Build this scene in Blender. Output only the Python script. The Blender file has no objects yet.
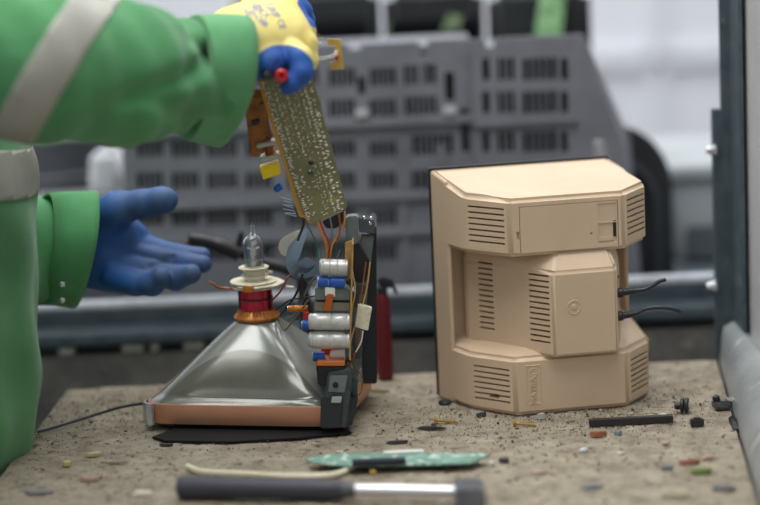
import bpy, bmesh, math, random
import numpy as np
from mathutils import Vector, Matrix
from mathutils.bvhtree import BVHTree
random.seed(7)
C = bpy.context.scene.collection
S = bpy.context.scene
# ------------------------------------------------------------------ camera model
F = 2385.0; CH = 0.75; V0 = 474.0
PITCH = math.atan(V0 / F); ROLL = math.radians(2.6)
CP, SP = math.cos(PITCH), math.sin(PITCH); CR, SR = math.cos(ROLL), math.sin(ROLL)
def ray(px, py):
    dx, dy = px - 380, py - 252.5
    u = dx * CR - dy * SR; v = dx * SR + dy * CR
    return Vector((u, F * CP - v * SP, -F * SP - v * CP))
def P(px, py, d):
    r = ray(px, py); t = d / r.y
    return Vector((r.x * t, d, CH + r.z * t))
def Pz(px, py, z=0.0):
    r = ray(px, py); t = (z - CH) / r.z
    return Vector((r.x * t, r.y * t, z))
cam = bpy.data.cameras.new('camera'); cam.sensor_width = 36; cam.lens = F / 760 * 36
cam.clip_start = 0.05; cam.clip_end = 100
co = bpy.data.objects.new('camera', cam); C.objects.link(co)
R_ = Vector((1, 0, 0)); Fw = Vector((0, CP, -SP)); U_ = Vector((0, SP, CP))
xr = R_ * CR - U_ * SR; yu = R_ * SR + U_ * CR
m = Matrix((xr, yu, -Fw)).transposed().to_4x4(); m.translation = (0, 0, CH)
co.matrix_world = m
cam.dof.use_dof = True; cam.dof.focus_distance = 2.80; cam.dof.aperture_fstop = 1.45
S.camera = co
S.view_settings.view_transform = 'Standard'; S.view_settings.look = 'None'
S.view_settings.gamma = 1; S.view_settings.exposure = 0.0

# ------------------------------------------------------------------ materials
def lin(c):
    return tuple((x / 255 / 12.92) if x / 255 <= .04045 else ((x / 255 + .055) / 1.055) ** 2.4 for x in c) + (1,)
_mc = {}
def mat(name, col, rough=.5, metal=0, col2=None, scale=20, bump=0, bscale=None, coat=0, trans=0, alpha=1, spots=None, sheen=0, ior=1.45, stretch=None):
    """col / col2 in 0-255; spots = (colour, scale, threshold)"""
    if name in _mc: return _mc[name]
    m = bpy.data.materials.new(name); m.use_nodes = True; nt = m.node_tree; N = nt.nodes; L = nt.links
    b = N['Principled BSDF']
    b.inputs['Base Color'].default_value = lin(col)
    b.inputs['Roughness'].default_value = rough; b.inputs['Metallic'].default_value = metal
    b.inputs['Coat Weight'].default_value = coat; b.inputs['Transmission Weight'].default_value = trans
    b.inputs['Alpha'].default_value = alpha; b.inputs['IOR'].default_value = ior
    b.inputs['Sheen Weight'].default_value = sheen
    tc = N.new('ShaderNodeTexCoord'); vec = tc.outputs['Object']
    if stretch:
        mp = N.new('ShaderNodeMapping'); mp.inputs['Scale'].default_value = stretch
        L.new(vec, mp.inputs['Vector']); vec = mp.outputs['Vector']
    out = None
    if col2:
        n = N.new('ShaderNodeTexNoise'); n.inputs['Scale'].default_value = scale; n.inputs['Detail'].default_value = 6
        n.inputs['Roughness'].default_value = .65
        L.new(vec, n.inputs['Vector'])
        r = N.new('ShaderNodeValToRGB'); r.color_ramp.elements[0].position = .35; r.color_ramp.elements[1].position = .65
        r.color_ramp.elements[0].color = lin(col); r.color_ramp.elements[1].color = lin(col2)
        L.new(n.outputs['Fac'], r.inputs['Fac']); out = r.outputs['Color']
    if spots:
        n2 = N.new('ShaderNodeTexNoise'); n2.inputs['Scale'].default_value = spots[1]; n2.inputs['Detail'].default_value = 4
        L.new(vec, n2.inputs['Vector'])
        r2 = N.new('ShaderNodeValToRGB'); r2.color_ramp.elements[0].position = spots[2]; r2.color_ramp.elements[1].position = spots[2] + .06
        L.new(n2.outputs['Fac'], r2.inputs['Fac'])
        mx = N.new('ShaderNodeMix'); mx.data_type = 'RGBA'
        L.new(r2.outputs['Color'], mx.inputs['Factor'])
        if out: L.new(out, mx.inputs[6])
        else: mx.inputs[6].default_value = lin(col)
        mx.inputs[7].default_value = lin(spots[0]); out = mx.outputs[2]
    if out: L.new(out, b.inputs['Base Color'])
    if bump:
        n3 = N.new('ShaderNodeTexNoise'); n3.inputs['Scale'].default_value = bscale or scale * 2; n3.inputs['Detail'].default_value = 5
        L.new(vec, n3.inputs['Vector'])
        bp = N.new('ShaderNodeBump'); bp.inputs['Strength'].default_value = bump; bp.inputs['Distance'].default_value = .002
        L.new(n3.outputs['Fac'], bp.inputs['Height']); L.new(bp.outputs['Normal'], b.inputs['Normal'])
    _mc[name] = m
    return m

BEIGE = mat('beige_plastic', (210, 187, 159), .42, 0, (203, 178, 149), 9, .08, 900, spots=((188, 156, 112), 7, .66))
BLACK = mat('black_plastic', (26, 27, 30), .45, 0, (40, 41, 44), 60)
RUBBER = mat('black_rubber', (34, 36, 42), .4)
DKGREY = mat('dark_grey_plastic', (60, 66, 68), .45, 0, (72, 80, 80), 60, .1)
MIDGREY = mat('grey_green_plastic', (112, 124, 120), .45, 0, (98, 110, 108), 50, .1)
COVER = mat('charcoal_housing_plastic', (128, 130, 137), .6, 0, (114, 116, 123), 14)
COVERD = mat('vent_shade_black', (56, 58, 63), .8)
STEEL = mat('dull_steel', (150, 154, 160), .42, .7, (120, 125, 132), 30, .2, 200)
STEELB = mat('bright_worn_steel', (215, 220, 226), .38, .35, (180, 186, 194), 25)
STEELD = mat('blue_grey_painted_steel', (70, 84, 92), .5, .2, (90, 102, 108), 40, .2, 150, spots=((128, 136, 136), 60, .68))
RUSTY = mat('grimy_steel', (118, 116, 110), .7, .1, (84, 84, 84), 16, .4, 80, spots=((140, 134, 122), 40, .62))
SILVER = mat('silver_metal', (215, 215, 218), .25, .95)
ALUCAP = mat('capacitor_sleeve', (212, 212, 206), .35, .35, (190, 190, 186), 160)
COPPER = mat('copper_foil', (214, 160, 132), .38, .6, (202, 146, 116), 7, 0, 120)
COPPERW = mat('copper_wire', (188, 122, 82), .35, .6, (150, 88, 54), 300)
ORANGE = mat('amber_varnish', (220, 148, 72), .28, .4, (188, 110, 48), 150)
REDC = mat('red_wound_coil', (232, 34, 84), .3, 0, (180, 14, 50), 20, .5, 60, coat=.4, stretch=(40, 40, 1.2))
CREAM = mat('cream_plastic', (236, 232, 214), .35, 0, (214, 204, 172), 120)
WHITEP = mat('white_plastic', (232, 232, 226), .5)
TAN = mat('tan_wire', (204, 164, 100), .5)
YEL = mat('yellow_plastic', (244, 212, 30), .4)
BLUEP = mat('blue_plastic', (38, 92, 180), .35)
GREENP = mat('green_plastic', (40, 150, 90), .4)
REDP = mat('red_plastic', (190, 30, 36), .35, coat=.3)
BRASS = mat('brass', (214, 176, 104), .3, .8)
GREEN = mat('green_cotton', (80, 148, 92), .85, 0, (66, 130, 80), 9, .25, 700, sheen=.2)
GREEN2 = mat('green_cotton_cuff', (94, 160, 108), .85, 0, (80, 146, 94), 16, .3, 700, sheen=.2, spots=((170, 186, 160), 46, .74))
TAPE = mat('reflective_tape', (166, 165, 154), .45, .15, (148, 148, 138), 12, .1, 300)

# ------------------------------------------------------------------ object helpers
def tag(o, label=None, cat=None, group=None, kind=None):
    if label: o['label'] = label
    if cat: o['category'] = cat
    if group: o['group'] = group
    if kind: o['kind'] = kind
    return o
def empty(name, loc, label=None, cat=None, group=None, rz=0):
    o = bpy.data.objects.new(name, None); C.objects.link(o); o.location = loc; o.rotation_euler = (0, 0, rz)
    o.empty_display_size = .02
    bpy.context.view_layer.update()
    return tag(o, label, cat, group)
def obj_from(name, me, mt, parent=None, local=False, smooth=True, label=None):
    me.materials.clear()
    for x in (mt if isinstance(mt, (list, tuple)) else [mt]): me.materials.append(x)
    for p in me.polygons: p.use_smooth = smooth
    o = bpy.data.objects.new(name, me); C.objects.link(o)
    if parent:
        o.parent = parent
        if not local:
            bpy.context.view_layer.update()
            o.matrix_parent_inverse = parent.matrix_world.inverted()
    if label: o['label'] = label
    return o
def autosmooth(me, ang=40):
    me.set_sharp_from_angle(angle=math.radians(ang))
class MB:
    def __init__(s): s.bm = bmesh.new()
    def _add(s, verts, faces):
        vs = [s.bm.verts.new(v) for v in verts]
        for f in faces:
            try: s.bm.faces.new([vs[i] for i in f])
            except ValueError: pass
        return vs
    def box(s, c, size, rot=None, bev=0):
        b = bmesh.new(); bmesh.ops.create_cube(b, size=1)
        for v in b.verts: v.co = Vector((v.co.x * size[0], v.co.y * size[1], v.co.z * size[2]))
        if bev: bmesh.ops.bevel(b, geom=b.edges[:], offset=bev, segments=2, affect='EDGES')
        M = Matrix.Translation(c) @ (rot.to_4x4() if rot else Matrix())
        bmesh.ops.transform(b, matrix=M, verts=b.verts); s.merge(b); return s
    def merge(s, b):
        me = bpy.data.meshes.new('t'); b.to_mesh(me); b.free(); s.bm.from_mesh(me); bpy.data.meshes.remove(me)
    def hull(s, pts, bev=0, seg=2):
        b = bmesh.new()
        for p in pts: b.verts.new(p)
        bmesh.ops.convex_hull(b, input=b.verts)
        for v in [v for v in b.verts if not v.link_faces]: b.verts.remove(v)
        bmesh.ops.dissolve_limit(b, angle_limit=.02, verts=b.verts, edges=b.edges)
        if bev: bmesh.ops.bevel(b, geom=b.edges[:], offset=bev, segments=seg, affect='EDGES', clamp_overlap=True)
        bmesh.ops.recalc_face_normals(b, faces=b.faces)
        s.merge(b); return s
    def tube(s, pts, r, n=8, cap=True, closed=False, flat=1.0):
        pts = [Vector(p) for p in pts]; rs = r if isinstance(r, (list, tuple)) else [r] * len(pts)
        k = len(pts); rings = []; nrm = None
        for i, p in enumerate(pts):
            t = (pts[min(i + 1, k - 1)] - pts[max(i - 1, 0)])
            if t.length < 1e-9: t = Vector((0, 0, 1))
            t.normalize()
            if nrm is None:
                nrm = t.orthogonal().normalized()
            else:
                nrm = nrm - t * nrm.dot(t)
                nrm = nrm.normalized() if nrm.length > 1e-6 else t.orthogonal().normalized()
            bn = t.cross(nrm)
            rings.append([s.bm.verts.new(p + (nrm * math.cos(a) + bn * math.sin(a) * flat) * rs[i]) for a in [2 * math.pi * j / n for j in range(n)]])
        for i in range(k - 1):
            for j in range(n):
                s.bm.faces.new([rings[i][j], rings[i][(j + 1) % n], rings[i + 1][(j + 1) % n], rings[i + 1][j]])
        if cap:
            s.bm.faces.new(rings[0][::-1]); s.bm.faces.new(rings[-1])
        return s
    def lathe(s, prof, c=(0, 0, 0), axis=(0, 0, 1), n=32, ex=2.0, sx=1, sy=1):
        """prof: list of (r, h)"""
        ax = Vector(axis).normalized(); q = Vector((0, 0, 1)).rotation_difference(ax); c = Vector(c)
        rings = []
        for r, h in prof:
            ring = []
            for j in range(n):
                a = 2 * math.pi * j / n
                ring.append(s.bm.verts.new(c + q @ Vector((r * sx * math.cos(a), r * sy * math.sin(a), h))))
            rings.append(ring)
        for i in range(len(rings) - 1):
            for j in range(n):
                s.bm.faces.new([rings[i][j], rings[i][(j + 1) % n], rings[i + 1][(j + 1) % n], rings[i + 1][j]])
        s.bm.faces.new(rings[0][::-1]); s.bm.faces.new(rings[-1])
        return s
    def loft(s, rings, cap=True, closed=True):
        R = [[s.bm.verts.new(p) for p in ring] for ring in rings]; n = len(R[0])
        for i in range(len(R) - 1):
            for j in range(n if closed else n - 1):
                s.bm.faces.new([R[i][j], R[i][(j + 1) % n], R[i + 1][(j + 1) % n], R[i + 1][j]])
        if cap and closed: s.bm.faces.new(R[0][::-1]); s.bm.faces.new(R[-1])
        return s
    def mesh(s, ang=40):
        bmesh.ops.recalc_face_normals(s.bm, faces=s.bm.faces)
        me = bpy.data.meshes.new('m'); s.bm.to_mesh(me); s.bm.free()
        for p in me.polygons: p.use_smooth = True
        autosmooth(me, ang); return me
    def build(s, name, mt, parent=None, local=False, ang=40, label=None):
        me = s.mesh(ang); o = obj_from(name, me, mt, parent, local, True, label); return o
def boolean(me, cutter, self_=False):
    a = bpy.data.objects.new('a', me); b = bpy.data.objects.new('b', cutter); C.objects.link(a); C.objects.link(b)
    md = a.modifiers.new('b', 'BOOLEAN'); md.operation = 'DIFFERENCE'; md.solver = 'EXACT'; md.object = b; md.use_self = self_
    dg = bpy.context.evaluated_depsgraph_get(); dg.update()
    out = bpy.data.meshes.new_from_object(a.evaluated_get(dg))
    bpy.data.objects.remove(a); bpy.data.objects.remove(b)
    for p in out.polygons: p.use_smooth = True
    autosmooth(out, 35)
    return out
def join_meshes(ms):
    bm = bmesh.new()
    for x in ms: bm.from_mesh(x)
    me = bpy.data.meshes.new('j'); bm.to_mesh(me); bm.free(); return me
def text_mesh(s, size, depth=.0004):
    cu = bpy.data.curves.new('t', 'FONT'); cu.body = s; cu.size = size; cu.extrude = depth; cu.align_x = 'CENTER'; cu.align_y = 'CENTER'
    o = bpy.data.objects.new('t', cu); C.objects.link(o)
    dg = bpy.context.evaluated_depsgraph_get(); dg.update()
    me = bpy.data.meshes.new_from_object(o.evaluated_get(dg)); bpy.data.objects.remove(o)
    return me
def spline(pts, n=10):
    pts = [Vector(p) for p in pts]; out = []
    q = [pts[0] * 2 - pts[1]] + pts + [pts[-1] * 2 - pts[-2]]
    for i in range(1, len(q) - 2):
        for k in range(n):
            t = k / n; a, b, c, d = q[i - 1:i + 3]
            out.append(.5 * ((2 * b) + (c - a) * t + (2 * a - 5 * b + 4 * c - d) * t * t + (3 * b - 3 * c + d - a) * t ** 3))
    out.append(pts[-1]); return out

# signed distance modelling: one continuous surface out of round cones
def sdf_mesh(fn, lo, hi, h):
    lo = np.array(lo, float); hi = np.array(hi, float)
    n = np.ceil((hi - lo) / h).astype(int) + 1
    ax = [lo[i] + h * np.arange(n[i]) for i in range(3)]
    X, Y, Z = np.meshgrid(*ax, indexing='ij')
    D = fn(X, Y, Z).astype(np.float32)
    sg = D < 0
    nx, ny, nz = n
    cnt = np.zeros((nx - 1, ny - 1, nz - 1), int); acc = np.zeros((nx - 1, ny - 1, nz - 1, 3))
    def sl(a, o, axis, ext):
        s_ = [slice(None)] * 3
        return s_
    for axis in range(3):
        s0 = [slice(None)] * 3; s1 = [slice(None)] * 3
        s0[axis] = slice(0, -1); s1[axis] = slice(1, None)
        d0 = D[tuple(s0)]; d1 = D[tuple(s1)]
        cr = (d0 < 0) != (d1 < 0)
        t = np.where(cr, d0 / np.where(cr, d0 - d1, 1), 0)
        o1, o2 = [a for a in range(3) if a != axis]
        for a in (0, 1):
            for b in (0, 1):
                s_ = [slice(None)] * 3
                s_[o1] = slice(a, cr.shape[o1] - 1 + a); s_[o2] = slice(b, cr.shape[o2] - 1 + b)
                c_ = cr[tuple(s_)]; cnt += c_
                acc[..., axis] += np.where(c_, t[tuple(s_)], 0)
                acc[..., o1] += c_ * a; acc[..., o2] += c_ * b
    act = cnt > 0
    idx = -np.ones(cnt.shape, int); idx[act] = np.arange(act.sum())
    base = np.argwhere(act)
    V = lo + h * (base + acc[act] / cnt[act][:, None])
    faces = []
    for axis in range(3):
        o1, o2 = [a for a in range(3) if a != axis]
        s0 = [slice(None)] * 3; s1 = [slice(None)] * 3
        s0[axis] = slice(0, -1); s1[axis] = slice(1, None)
        for o in (o1, o2):
            s0[o] = slice(1, -1); s1[o] = slice(1, -1)
        a_ = sg[tuple(s0)]; b_ = sg[tuple(s1)]
        e = np.argwhere(a_ != b_)
        if not len(e): continue
        flip = a_[tuple(e.T)]
        e = e.copy(); e[:, o1] += 1; e[:, o2] += 1
        q = []
        for da, db in ((0, 0), (1, 0), (1, 1), (0, 1)):
            g = e.copy(); g[:, o1] -= da; g[:, o2] -= db
            q.append(idx[tuple(g.T)])
        q = np.stack(q, 1)
        if axis == 1: flip = ~flip
        q[flip] = q[flip][:, ::-1]
        faces.append(q)
    Fc = np.concatenate(faces)
    Fc = Fc[(Fc >= 0).all(1)]
    me = bpy.data.meshes.new('sdf'); me.from_pydata(V.tolist(), [], Fc.tolist()); me.update()
    bm = bmesh.new(); bm.from_mesh(me); bmesh.ops.recalc_face_normals(bm, faces=bm.faces); bm.to_mesh(me); bm.free()
    return me
def cone_d(X, Y, Z, a, b, ra, rb, sc=(1, 1, 1)):
    ax, ay, az = a; d = [(b[i] - a[i]) / sc[i] for i in range(3)]
    px, py, pz = (X - ax) / sc[0], (Y - ay) / sc[1], (Z - az) / sc[2]
    l2 = sum(x * x for x in d) + 1e-12
    t = np.clip((px * d[0] + py * d[1] + pz * d[2]) / l2, 0, 1)
    return (np.sqrt((px - t * d[0]) ** 2 + (py - t * d[1]) ** 2 + (pz - t * d[2]) ** 2) - (ra + t * (rb - ra))) * min(sc)
def smin(a, b, k):
    hh = np.clip(.5 + .5 * (b - a) / k, 0, 1)
    return b * (1 - hh) + a * hh - k * hh * (1 - hh)

# ------------------------------------------------------------------ light
w = bpy.data.worlds.new('world'); S.world = w; w.use_nodes = True
wn = w.node_tree.nodes; wl = w.node_tree.links
bg = wn['Background']; bg.inputs['Strength'].default_value = 0.68
tcw = wn.new('ShaderNodeTexCoord'); sep = wn.new('ShaderNodeSeparateXYZ'); rw = wn.new('ShaderNodeValToRGB')
wl.new(tcw.outputs['Generated'], sep.inputs[0]); wl.new(sep.outputs['Z'], rw.inputs['Fac'])
rw.color_ramp.elements[0].position = 0.0; rw.color_ramp.elements[0].color = (.36, .36, .38, 1)
rw.color_ramp.elements[1].position = .8; rw.color_ramp.elements[1].color = (1, 1, 1, 1)
wl.new(rw.outputs['Color'], bg.inputs['Color'])
def area(name, loc, target, size, power, col=(1, 1, 1)):
    l = bpy.data.lights.new(name, 'AREA'); l.shape = 'RECTANGLE'; l.size = size[0]; l.size_y = size[1]; l.energy = power; l.color = col
    o = bpy.data.objects.new(name, l); C.objects.link(o); o.location = loc
    o.rotation_euler = (Vector(target) - Vector(loc)).to_track_quat('-Z', 'Y').to_euler(); return o
area('hall_skylight', (-.4, 2.2, 3.4), (0, 2.9, 0), (2.4, 2.0), 104, (.98, .99, 1))
area('left_side_light', (-2.6, 1.0, 1.9), (0, 2.8, .1), (1.6, 1.4), 9, (1, 1, 1))  # weak light from the front left, its source unseen
area('rear_wall_fill', (0, 4.9, 3.0), (0, 6.0, .4), (3.5, .8), 62, (1, 1, 1))  # added fill that brightens the back wall, no fitting seen
area('rear_bench_light', (0, 3.9, 2.8), (0, 3.9, 0), (2.5, .6), 22, (1, 1, 1))

# ------------------------------------------------------------------ setting
def struct(name, mb, mt): return tag(mb.build(name, mt), kind='structure')
FLZ = -.86
FLOORM = mat('dusty_concrete', (120, 118, 112), .85, 0, (100, 98, 94), 3, .2)
WALLM = mat('pale_panel_wall', (228, 231, 238), .7, 0, (218, 222, 230), 1.5)
mb = MB(); mb.box((0, 3.6, FLZ - .05), (7, 6.5, .1)); struct('floor', mb, FLOORM)
mb = MB(); mb.box((0, 6.3, .9), (7, .1, 3.6))
for i in range(9): mb.box((-3 + i * .75, 6.235, .9), (.03, .03, 3.6))
for i in range(6): mb.box((0, 6.235, -.6 + i * .6), (7, .03, .02))
struct('wall_back', mb, WALLM)

# partition at the right: upright angle post, sheet panel, sloping lip
pt = empty('partition_frame', (.43, 2.97, 0), 'tall blue-grey angle-iron post with bolts at the right table end', 'post')
def quadprism(mb, a, b, thick):  # vertical wall strip between two plan points
    return mb
x0 = P(720.5, 60, 2.97).x
x1 = P(733.5, 60, 2.97).x
mb = MB(); mb.box(((x0 + x1) / 2 - .001, 2.972, .12), (x1 - x0, .006, 1.9), bev=.001)
mb.box((x1 - .003, 2.93, .12), (.005, .08, 1.9), bev=.001)
mb.build('post', STEELD, pt)
xa = P(716, 150, 2.965).x; zt = P(717, 111, 2.965).z
mb = MB(); mb.box(((xa + x0) / 2, 2.985, (zt - .85) / 2), (x0 - xa + .003, .02, zt + .85), bev=.001)
mb.build('side_plate', STEELD, pt)
for py in (150, 286):
    c = P(716, py, 2.975); mb = MB()
    mb.lathe([(.0085, 0), (.0085, .003), (.0062, .0031), (.0062, .008), (.0045, .0085), (.0045, .012)], c, (-1, 0, 0), 6)
    mb.build('bolt', SILVER, pt)
PANEL = mat('pale_sheet_panel', (204, 204, 202), .45, .1, (188, 190, 192), 5, .1, 40, spots=((150, 140, 128), 25, .72))
mb = MB()
a = Vector((x1 + .002, 2.955, 0)); b = Vector((.49, 1.9, 0))
n = Vector((.9, .1, 0)).normalized() * .012
for z0, z1 in ((.045, 1.1),):
    mb.hull([a + Vector((0, 0, z0)), b + Vector((0, 0, z0)), a + n + Vector((0, 0, z0)), b + n + Vector((0, 0, z0)),
             a + Vector((0, 0, z1)), b + Vector((0, 0, z1)), a + n + Vector((0, 0, z1)), b + n + Vector((0, 0, z1))])
struct('wall_right', mb, PANEL)
# sloping rounded lip along the table's right edge
mb = MB(); rings = []
LM = mat('worn_zinc_lip', (166, 170, 170), .38, .25, (138, 144, 146), 12, .2, 90, spots=((196, 196, 192), 18, .62))
for t in np.linspace(0, 1, 12):
    y = 2.95 - t * 1.1
    xb = .4246 - .0776 * (2.972 - y) + .005; xt = xb + .004 + t * .10; zt_ = .048 + t * .03
    pr = [(xb, -.06), (xb - .002, .004), (xb + .0, .018), (xb + (xt - xb) * .35, .018 + (zt_ - .018) * .55), (xt, zt_), (xt + .012, zt_ + .006), (xt + .03, zt_ - .004), (xt + .03, -.06)]
    rings.append([Vector((x, y, z)) for x, z in pr])
mb.loft(rings)
tag(mb.build('edge_lip', LM, ang=50), 'worn rounded zinc lip running along the right edge of the table', 'lip')

# ------------------------------------------------------------------ bench
BENCHM = mat('gritty_bench_top', (158, 149, 131), .85, 0, (118, 108, 92), 30, 1.0, 160, spots=((80, 70, 54), 90, .60))
bt = empty('workbench', (0, 2.5, FLZ), 'gritty brown-grey workbench covered with dismantling debris', 'workbench')
mb = MB()
pts = [(-.405, 3.0), (.415, 3.0), (.31, 1.75), (-.45, 1.75)]
nx, ny = 190, 270
import mathutils.noise as mn
verts = []; faces = []
for j in range(ny + 1):
    t = j / ny; y = 1.9 + (2.972 - 1.9) * t
    xl = -.4075 - .08 * (2.972 - y); xr = .4246 - .0776 * (2.972 - y)
    for i in range(nx + 1):
        s_ = i / nx; x = xl + (xr - xl) * s_
        z = .0012 * mn.noise(Vector((x * 60, y * 60, 0))) + .0010 * mn.noise(Vector((x * 170, y * 170, 3))) + .0012 * mn.noise(Vector((x * 18, y * 18, 5)))
        verts.append((x, y, z - .0012))
for j in range(ny):
    for i in range(nx):
        a = j * (nx + 1) + i; faces.append((a, a + 1, a + nx + 2, a + nx + 1))
nb = len(verts)
c4 = [0, nx, (ny + 1) * (nx + 1) - 1, ny * (nx + 1)]
ring = list(range(0, nx + 1)) + [j * (nx + 1) + nx for j in range(1, ny + 1)] + [ny * (nx + 1) + i for i in range(nx - 1, -1, -1)] + [j * (nx + 1) for j in range(ny - 1, 0, -1)]
for k in ring: verts.append((verts[k][0], verts[k][1], -.045))
for q in range(len(ring)):
    q2 = (q + 1) % len(ring); faces.append((ring[q2], ring[q], nb + q, nb + q2))
faces.append([nb + q for q in range(len(ring))])
me = bpy.data.meshes.new('bench'); me.from_pydata(verts, [], faces); me.update()
autosmooth(me, 60)
obj_from('bench_top', me, BENCHM, bt)
for x, y in ((-.44, 2.0), (.28, 2.0), (-.36, 2.93), (.36, 2.93)):
    mb = MB(); mb.box((x, y, (FLZ - .045) / 2), (.05, .05, -FLZ - .045), bev=.003); mb.build('leg', STEELD, bt)

# ------------------------------------------------------------------ rail beyond the bench
rl = empty('steel_rail', (0, 3.16, FLZ), 'long horizontal steel rail with bright top flange behind the workbench', 'rail')
mb = MB(); mb.box((0, 3.15, .069), (3.2, .026, .010), bev=.003); mb.build('top_flange', STEELB, rl)
mb = MB(); mb.box((0, 3.19, .05), (3.2, .02, .034)); mb.box((0, 3.15, .028), (3.2, .06, .014), bev=.002); mb.build('web', STEELD, rl)
mb = MB(); mb.box((0, 3.20, .015), (3.2, .02, .016)); mb.box((0, 3.15, -.1), (3.2, .05, .212), bev=.003); mb.build('lower_beam', RUSTY, rl)
for x in (-1.3, 1.3):
    mb = MB(); mb.box((x, 3.16, (FLZ - .2) / 2), (.08, .05, -FLZ - .2)); mb.build('leg', STEELD, rl)
for i, (px, w_, lb) in enumerate(((67, .021, 'white offcut on the rail ledge beside the green jacket'), (133, .029, 'white offcut on the rail ledge under the palm of the open glove'), (194, .027, 'white offcut on the rail ledge just left of the glass funnel'), (155, .011, 'tiny white scrap on the rail ledge between two longer white offcuts'))):
    c = P(px, 346.5 - .01 * px, 3.14); c.z = .0065 + .005
    mb = MB(); mb.box((c.x, 3.14, .0115), (w_, .02, .009), bev=.001); tag(mb.build('plastic_offcut', WHITEP), lb, 'scrap', 'white scraps on the rail ledge')

# rear bench carrying the background things
rb = empty('rear_bench', (0, 4.0, FLZ), 'dark steel bench behind the rail carrying scrap housings', 'bench')
mb = MB(); mb.box((0, 3.95, .0), (3.6, 1.44, .04), bev=.004); mb.build('bench_top', STEELD, rb)
for x in (-1.6, 1.6):
    for y in (3.35, 4.55):
        mb = MB(); mb.box((x, y, (FLZ - .02) / 2), (.07, .07, -FLZ - .02)); mb.build('leg', STEELD, rb)
RBZ = .021
# ------------------------------------------------------------------ big television back housings with vent grilles
def plate(name, outline_x, tops, zbot, y, holes, depth=.1, bars=True, right_slant=None, parent=None):
    """front plate with rectangular vent holes. holes: (x0,x1,z0,z1,nbars)"""
    xs = sorted(set([outline_x[0], outline_x[1]] + [t for h in holes for t in h[:2]] + [t[0] for t in tops if outline_x[0] < t[0] < outline_x[1]]))
    mb = MB(); th = .006
    for i in range(len(xs) - 1):
        xa_, xb_ = xs[i], xs[i + 1]; xm = (xa_ + xb_) / 2
        zt = [t for t in tops if t[0] <= xm][-1][1]
        segs = sorted([(h[2], h[3]) for h in holes if h[0] <= xm <= h[1]]); z = zbot
        for a_, b_ in segs + [(zt, zt)]:
            if a_ > z: mb.box((xm, y, (z + a_) / 2), (xb_ - xa_, th, a_ - z))
            z = max(z, b_)
    for h in holes:
        nb_ = h[4]
        for k in range(1, nb_ + 1):
            x = h[0] + (h[1] - h[0]) * k / (nb_ + 1)
            mb.box((x, y, (h[2] + h[3]) / 2), (.0026, th * .7, h[3] - h[2]))
    return mb
YC = 3.27
def hx(px, py=120): return P(px, py, YC).x
def hz(px, py): return P(px, py, YC).z
def H(x0, x1, y0, y1, n, ):
    xm, ym = (x0 + x1) / 2, (y0 + y1) / 2
    return (hx(x0, ym), hx(x1, ym), hz(xm, y1), hz(xm, y0), n)
holesL = []
for (y0, y1) in ((67, 87), (98, 118), (140, 158), (171, 190), (208, 227), (243, 262)):
    for (x0, x1, n) in ((137, 163, 4), (172, 199, 4), (207, 237, 5), (246, 272, 4), (288, 318, 5), (329, 355, 4), (370, 396, 4)):
        holesL.append(H(x0, x1, y0 + 1, y1 - 1, n))
holesL += [H(404, 418, 65, 85, 2), H(424, 436, 64, 84, 1), H(405, 437, 96, 115, 5), H(412, 453, 134, 155, 6), H(412, 430, 170, 190, 2)]
holesL += [H(445, 454, 72, 101, 0), H(358, 365, 76, 94, 0), H(461, 469, 108, 152, 0)]
holesL = [h for i, h in enumerate(holesL)]
hs = empty('television_back_housing', (0, YC, RBZ), 'large charcoal television back housing with rows of slotted vent grilles', 'housing')
zt1 = hz(300, 46)
xL, xM = hx(122), hx(474)
tops = [(xL, hz(200, 48)), (hx(282), hz(282, 40)), (hx(290), hz(290, 46)), (hx(352), hz(360, 52)), (hx(364), hz(380, 43)), (hx(422), hz(425, 54)), (hx(431), hz(450, 39)), (hx(472), hz(472, 39))]
mb = plate('l', (xL, xM), tops, RBZ, YC, holesL)
mb.box((xL - .0, YC + .06, .16), (.006, .12, .27)); mb.box(((xL + xM) / 2, YC + .08, zt1 - .012), (xM - xL, .14, .006))
for (a_, b_) in ((82, 86),): pass
mb.build('front_shell', COVER, hs)
mb = MB(); mb.box(((xL + xM) / 2, YC + .03, .2), (xM - xL - .02, .006, .33)); mb.build('vent_shade_sheet', COVERD, hs)  # dark sheet stands in for the shaded inside behind the vents
mb = MB()
for yy in (126, 200, 236): mb.box(((xL + xM) / 2, YC - .006, hz(300, yy)), (xM - xL, .008, .012), bev=.002)
for xx in (400, 440): mb.box((hx(xx), YC - .005, hz(xx, 215)), (.01, .006, .2), bev=.002)
mb.build('moulded_rib', COVER, hs)
for px, py in ((362, 113), (450, 110)):
    mb = MB(); mb.box((hx(px), YC - .008, hz(px, py)), (.019, .008, .011), bev=.002); mb.build('latch', mat('pale_latch', (190, 192, 194), .5), hs)
h2 = empty('television_back_housing', (.2, YC, RBZ), 'slant-sided charcoal television housing directly behind the beige monitor', 'housing')
holesR = []
def HR(*a): holesR.append(H(*a))
for (y0, y1) in ((57, 79), (90, 112), (130, 151)):
    HR(482, 489, y0, y1, 0); HR(497, 514, y0, y1, 2); HR(522, 556, y0, y1, 4); HR(560, 567, y0, y1, 0)
for (y0, y1) in ((170, 190), (208, 228)):
    HR(484, 512, y0, y1, 4); HR(522, 556, y0, y1, 4)
xR0, xR1 = hx(473), hx(577)
tops = [(xR0, hz(480, 38)), (hx(488), hz(492, 46)), (hx(496), hz(540, 35))]
mb = plate('r', (xR0, xR1), tops, RBZ, YC - .012, holesR)
zT = hz(580, 35); xs_ = hx(584, 40); xe = hx(624, 160)
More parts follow.
